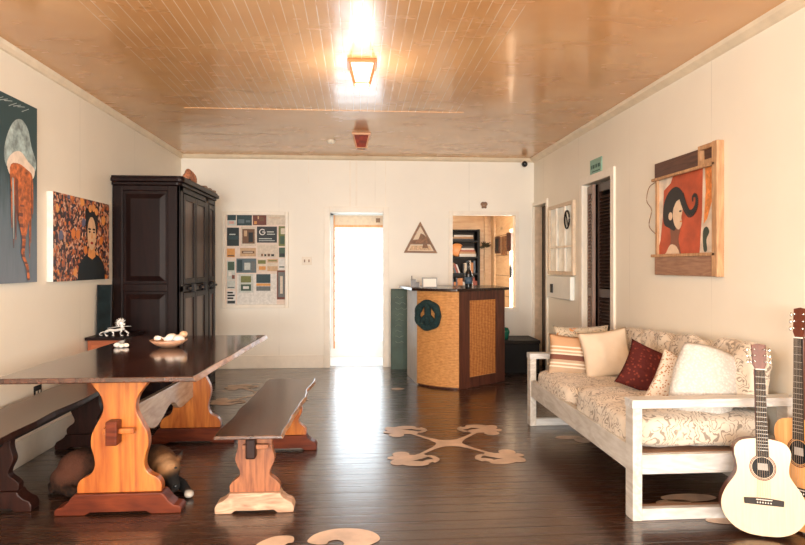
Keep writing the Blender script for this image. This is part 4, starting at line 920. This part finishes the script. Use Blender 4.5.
A(spline([(.17, .80), (.24, .74), (.34, .76), (.38, .84), (.14, .84)], 3, True), 2.9, 4)
A(spline([(.30, .42), (.38, .36), (.42, .40), (.44, .46), (.42, .52), (.43, .57), (.38, .62), (.31, .58), (.28, .50)], 4, True), 4, 4)
A(ell(.24, .50, .035, .035, 12), 4.3, 4)
A(ell(.405, .47, .022, .008, 10), 4.6, 3); A(ell(.415, .555, .018, .007, 8), 4.7, 2)
A(spline([(.24, .36), (.34, .31), (.42, .36), (.34, .385), (.28, .44)], 4, True), 4.9, 3)
cu = spline([(.42, .34), (.47, .43), (.54, .50), (.61, .49), (.655, .44), (.655, .38), (.62, .36), (.595, .38), (.60, .41)], 5)
for i in range(len(cu)-1):
    p, q = Vector(cu[i]), Vector(cu[i+1]); w = .034*(1-i/len(cu))+.006; nn = (q-p).orthogonal().normalized()*w
    A([tuple(p-nn), tuple(q-nn), tuple(q+nn), tuple(p+nn)], 5+i*.02, 3)
obj('canvas', b, ml, rp)
b = BM(); tube(b, spline([(RX-.012, 4.62, 1.95), (RX-.01, 4.74, 1.92), (RX-.01, 4.78, 1.82), (RX-.01, 4.70, 1.74), (RX-.01, 4.74, 1.62), (RX-.012, 4.63, 1.55)], 5), .003, 5); obj('hanging_wire', b, M['brown'], rp)

# ================================================================== SOFA
sf = thing('sofa', 'whitewashed timber frame sofa along the right wall', 'sofa', (1.85, 4.05, 0))
SX0, SX1 = 1.405, 2.285
YN, YF = 3.07, 5.04
for yc in (YN, YF-.09):
    AZ = 0 if yc == YN else -.03
    b = BM(); box(b, SX0, SX0+.05, yc, yc+.09, 0, .575+AZ); obj('leg', b, M['white'], sf, bevel=.004)
    b = BM(); box(b, SX1-.05, SX1, yc, yc+.09, 0, .575+AZ); obj('leg', b, M['white'], sf, bevel=.004)
    b = BM(); box(b, SX0-.004, SX1+.005, yc-.004, yc+.094, .575+AZ, .62+AZ); obj('armrest', b, M['whitex'], sf, bevel=.004)
    b = BM(); box(b, SX0+.05, SX1-.05, yc+.005, yc+.045, .0, .06); obj('bottom_rail', b, M['whitex'], sf, bevel=.004)
    b = BM(); box(b, SX0+.05, SX1-.05, yc+.01, yc+.05, .235, .335); obj('side_rail', b, M['whitex'], sf, bevel=.004)
b = BM(); box(b, SX0+.05, SX1-.05, YN+.05, YN+.11, .0, .045); obj('brown_rail', b, M['brownrail'], sf)
b = BM(); box(b, SX0+.005, SX0+.045, YN+.09, YF-.09, .24, .375); obj('front_rail', b, M['white'], sf, bevel=.004)
b = BM(); box(b, SX1-.045, SX1-.005, YN+.09, YF-.09, .24, .375); obj('back_rail', b, M['white'], sf, bevel=.004)
b = BM(); box(b, SX0+.045, SX1-.045, YN+.095, YF-.095, .30, .325); obj('seat_deck', b, M['brownrail'], sf)
def softbox(name, c, s, m, seed, n=14, e=6, wr=.012, rot=(0, 0, 0)):
    """rounded, slightly lumpy cushion block"""
    bm = BM(); bmesh.ops.create_cube(bm, size=2); bmesh.ops.subdivide_edges(bm, edges=bm.edges, cuts=n, use_grid_fill=True)
    for v in bm.verts:
        p = v.co; r = (abs(p.x)**e+abs(p.y)**e+abs(p.z)**e)**(1/e); q = p/r
        w = noise.noise(Vector((q.x*s[0]*9, q.y*s[1]*9, q.z*s[2]*9))+Vector((seed, 0, 0)))*wr + noise.noise(Vector((q.x*s[0]*22, q.y*s[1]*22, q.z*s[2]*22+seed)))*wr*.4
        v.co = Vector((q.x*s[0], q.y*s[1], q.z*s[2])) + q.normalized()*w
    o = obj(name, bm, m, smooth=True); o.location = c; o.rotation_euler = rot; return o
for i, (y0, y1, lab) in enumerate(((3.13, 4.06, 'nearer leaf-print seat cushion on the white sofa'), (4.06, 4.94, 'farther leaf-print seat cushion on the white sofa'))):
    tag(softbox('seat_cushion', (1.825, (y0+y1)/2, .424-.033*i), (.405, (y1-y0)/2-.012, .092), M['floral'], i*7.3, 20), lab, 'cushion', 'leaf-print seat cushions')
bl_ = ['nearest', 'second nearest', 'third nearest', 'farthest']
for i in range(4):
    y = 3.37+i*.455; zc = .700-.022*i
    tag(softbox('back_cushion', (2.15, y, zc), (.078, .219, .175), M['floral'], 3.1+i*5.7, 16, 4, .026, (0, .16, .06*math.sin(i*3))), f'{bl_[i]} leaf-print back cushion leaning on the wall', 'cushion', 'leaf-print back cushions')
def pillow(name, c, w, h, t, m, seed, rot, lab, n=22, pinch=.09):
    bm = BM(); g = {}
    for s in (-1, 1):
        for i in range(n+1):
            for j in range(n+1):
                u, v = -1+2*i/n, -1+2*j/n
                if s == 1 and (i in (0, n) or j in (0, n)): g[(s, i, j)] = g[(-1, i, j)]; continue
                x = u*(1-pinch*(1-v*v)); z = v*(1-pinch*(1-u*u))
                th = ((1-u*u)*(1-v*v))**.42
                wr = noise.noise((u*2.5+seed, v*2.5, s*2))*.25*th
                g[(s, i, j)] = bm.verts.new((x*w/2, s*t/2*(th+wr), z*h/2))
    for s in (-1, 1):
        for i in range(n):
            for j in range(n):
                f = [g[(s, i, j)], g[(s, i+1, j)], g[(s, i+1, j+1)], g[(s, i, j+1)]]
                bm.faces.new(f if s == -1 else f[::-1])
    o = obj(name, bm, m, smooth=True); o.location = c; o.rotation_euler = rot
    return tag(o, lab, 'pillow', 'scatter pillows on the sofa')
pillow('throw_pillow', (1.80, 4.86, .655), .46, .34, .13, M['floral2'], 1, (-.15, .0, 0), 'orange bloom print pillow at the far end of the sofa behind the striped one')
pillow('throw_pillow', (1.665, 4.70, .60), .37, .33, .12, M['striped'], 2, (-.22, .08, -.2), 'striped orange, cream and brown pillow at the far arm')
pillow('throw_pillow', (1.875, 4.55, .64), .37, .37, .13, M['cream_fab'], 3, (-.28, -.14, -.15), 'plain cream pillow beside the striped one')
pillow('throw_pillow', (1.905, 3.84, .615), .42, .33, .12, M['maroon'], 4, (-.55, .38, -.45), 'maroon brocade pillow in the middle of the sofa')
pillow('throw_pillow', (1.865, 3.50, .615), .28, .34, .10, M['zigzag'], 5, (-.35, .45, -.30), 'small tan and white patterned pillow between the maroon and the white one')
pillow('throw_pillow', (1.925, 3.31, .655), .31, .37, .15, M['knit'], 6, (-.22, .30, -.25), 'big white knitted pillow nearest the guitars', pinch=-.14)

# ================================================================== GUITARS
def guitar(label, loc, lean, rz, s, topm, sidem, roll=0, headm=None):
    R_ = Euler((lean, roll, rz), 'XYZ')
    root = thing('acoustic_guitar', label, 'guitar', loc, (-lean, roll, rz)); root.rotation_mode = 'XYZ'
    root.scale = (.95, 1, 1) if s == 1 else (s*.80, s*.80, s)
    prof = spline([(0, .0), (.075, .006), (.14, .035), (.185, .09), (.193, .15), (.170, .21), (.135, .26), (.118, .295), (.119, .335), (.128, .375), (.125, .41), (.098, .44), (.045, .453), (0, .455)], 5)
    out = [(x, z) for x, z in prof] + [(-x, z) for x, z in reversed(prof[1:-1])]
    b = BM(); prism(b, out, 'y', .004, .088); obj('body', b, sidem, root, world=False, bevel=.003)
    b = BM(); ins = [(x*.985, .225+(z-.225)*.985) for x, z in out]; prism(b, out, 'y', 0, .004); obj('soundboard', b, topm, root, world=False)
    b = BM()
    sh = .318; ring = 32
    for k in range(ring):
        a0, a1 = 2*PI*k/ring, 2*PI*(k+1)/ring
        for r0, r1, mi in ((.052, .055, 0), (.057, .061, 1)):
            f = b.faces.new([b.verts.new((r*math.cos(a), -.0008, sh+r*math.sin(a))) for r, a in ((r0, a0), (r1, a0), (r1, a1), (r0, a1))]); f.material_index = mi
    obj('rosette', b, [M['fret'], M['redfoot']], root, world=False)
    b = BM(); flat(b, ell(0, sh, .049, .049, 30), 'y', -.0006); sho = obj('sound_hole', b, M['black'], root, world=False)
    b = BM(); flat(b, [(-.022, sh-.012), (.024, sh-.012), (.022, sh+.02), (-.024, sh+.02)], 'y', -.001); obj('maker_label', b, C('grey_maker_label', (.38, .36, .33)), sho, world=False)
    b = BM(); prism(b, [(-.088, .145), (.088, .145), (.09, .172), (.03, .176), (-.03, .176), (-.09, .172)], 'y', -.010, 0); br_ = obj('bridge', b, M['fret'], root, world=False, bevel=.002)
    b = BM(); box(b, -.036, .036, -.014, -.010, .168, .171); obj('saddle', b, M['paper'], br_, world=False)
    for k in range(6):
        b = BM(); ball(b, (-.03+.012*k, -.011, .156), .0035, seg=8); obj('bridge_pin', b, M['paper'], br_, world=False)
    b = BM(); prism(b, [(-.028, .370), (.028, .370), (.0215, .787), (-.0215, .787)], 'y', -.010, 0); fb = obj('fretboard', b, M['fret'], root, world=False)
    b = BM(); box(b, -.026, .026, .0, .022, .45, .79); obj('neck', b, M['mahog'], root, world=False, bevel=.006)
    L_ = .787-.170
    for k in range(1, 18):
        z = .787-L_*(1-2**(-k/12)); w = .0215+.0065*(.787-z)/.417
        b = BM(); box(b, -w, w, -.0112, -.010, z-.0008, z+.0008); obj('fret', b, M['fretwire'], fb, world=False)
    b = BM(); box(b, -.0215, .0215, -.013, .0, .787, .792); obj('nut', b, M['paper'], root, world=False)
    H = Matrix.Translation((0, .0, .792)) @ Matrix.Rotation(-.12, 4, 'X')
    b = BM(); prism(b, [(-.021, 0), (.021, 0), (.032, .022), (.034, .118), (.0, .124), (-.034, .118), (-.032, .022)], 'y', -.002, .014); b.transform(H); hd = obj('headstock', b, headm or M['mahog'], root, world=False, bevel=.002)
    for sx in (-1, 1):
        for k in range(3):
            z = .035+.030*k
            b = BM(); tube(b, [(sx*.023, .0, z), (sx*.023, -.014, z)], .0042, 8); tube(b, [(sx*.03, .010, z), (sx*.047, .010, z)], .003, 6); ball(b, (sx*.052, .010, z), (.007, .004, .010), seg=8); b.transform(H); obj('tuning_peg', b, M['chrome'], hd, world=False, smooth=True)
    for k in range(6):
        t_ = -1+2*k/5; b = BM(); tube(b, [(t_*.029, -.013, .160), (t_*.016, -.014, .79)], .0004+.00008*(5-k), 4); obj('string', b, C('bronze_string', (.35, .26, .17), .4), root, world=False)
    b = BM(); ball(b, (0, .045, -.006), .008, seg=8); obj('strap_button', b, M['paper'], root, world=False, smooth=True)
    return root
guitar('small pale spruce-top acoustic guitar with red-brown headstock leaning on the sofa arm', (1.946, 2.832, .012), .135, -.40, 1.0, M['spruce'], M['mahog'])
guitar('larger amber-orange acoustic guitar behind the pale one at the right wall', (2.150, 2.875, .012), .05, -1.17, 1.19, M['amber'], M['orange'], -.03)

# ================================================================== CEILING FIXTURES
def lantern(y, x, lit, label):
    r = thing('ceiling_lantern', label, 'ceiling light', (x, y, CZ))
    def ring(h, a): return [(sx*a, sy*a, h) for sx, sy in ((-1, -1), (1, -1), (1, 1), (-1, 1))]
    fm = C('orange_lantern_frame', (.50, .20, .07), .35) if lit else C('rust_lantern_frame', (.62, .34, .19), .4)
    b = BM(); box(b, -.10, .10, -.10, .10, -.022, 0); obj('rim', b, fm, r, world=False, bevel=.004)
    b = BM(); t_, u = ring(-.022, .082), ring(-.15, .048)
    for p, q in zip(t_, u): tube(b, [p, q], .006, 6)
    for i in range(4): tube(b, [u[i], u[(i+1) % 4]], .006, 6)
    obj('frame', b, fm, r, world=False)
    if lit:
        g = NT('lit_frosted_glass'); g.col((.95, .9, .8)); g.b.inputs['Emission Color'].default_value = (1, .86, .66, 1); g.b.inputs['Emission Strength'].default_value = 1.3; gm = g.m
    else: gm = plain('amber_red_lantern_glass', (.20, .022, .006), .35, vary=.5, scale=25, spec=.1)
    t_, u = ring(-.022, .078), ring(-.148, .045)
    b = BM(); tv = [b.verts.new(p) for p in t_]; uv = [b.verts.new(p) for p in u]
    for i in range(4): b.faces.new((tv[i], tv[(i+1) % 4], uv[(i+1) % 4], uv[i]))
    b.faces.new(uv); obj('glass_shade', b, gm, r, world=False)
    b = BM(); ball(b, (.015 if not lit else 0, 0, -.16), .009, seg=8); obj('finial', b, fm, r, world=False)
ll = bpy.data.lights.new('lantern_bulb', 'POINT'); ll.energy = 6; ll.color = (1, .80, .58); ll.shadow_soft_size = .06
lo = bpy.data.objects.new('lantern_bulb', ll); COL.objects.link(lo); lo.location = (.035, 4.28, CZ-.22)
lantern(4.28, .035, True, 'lit square ceiling lantern with orange frame, nearer of the two')
lantern(6.62, .045, False, 'unlit red-amber ceiling lantern, farther of the two')
b = BM(); lathe(b, [(.001, -.035), (.035, -.035), (.05, -.015), (.05, 0), (.001, 0)], (-.29, 6.95, CZ), 20)
tag(origin(obj('smoke_detector', b, M['plastic'], smooth=False), (-.29, 6.95, CZ)), 'small cream round smoke detector on the ceiling left of the far lantern', 'smoke detector')
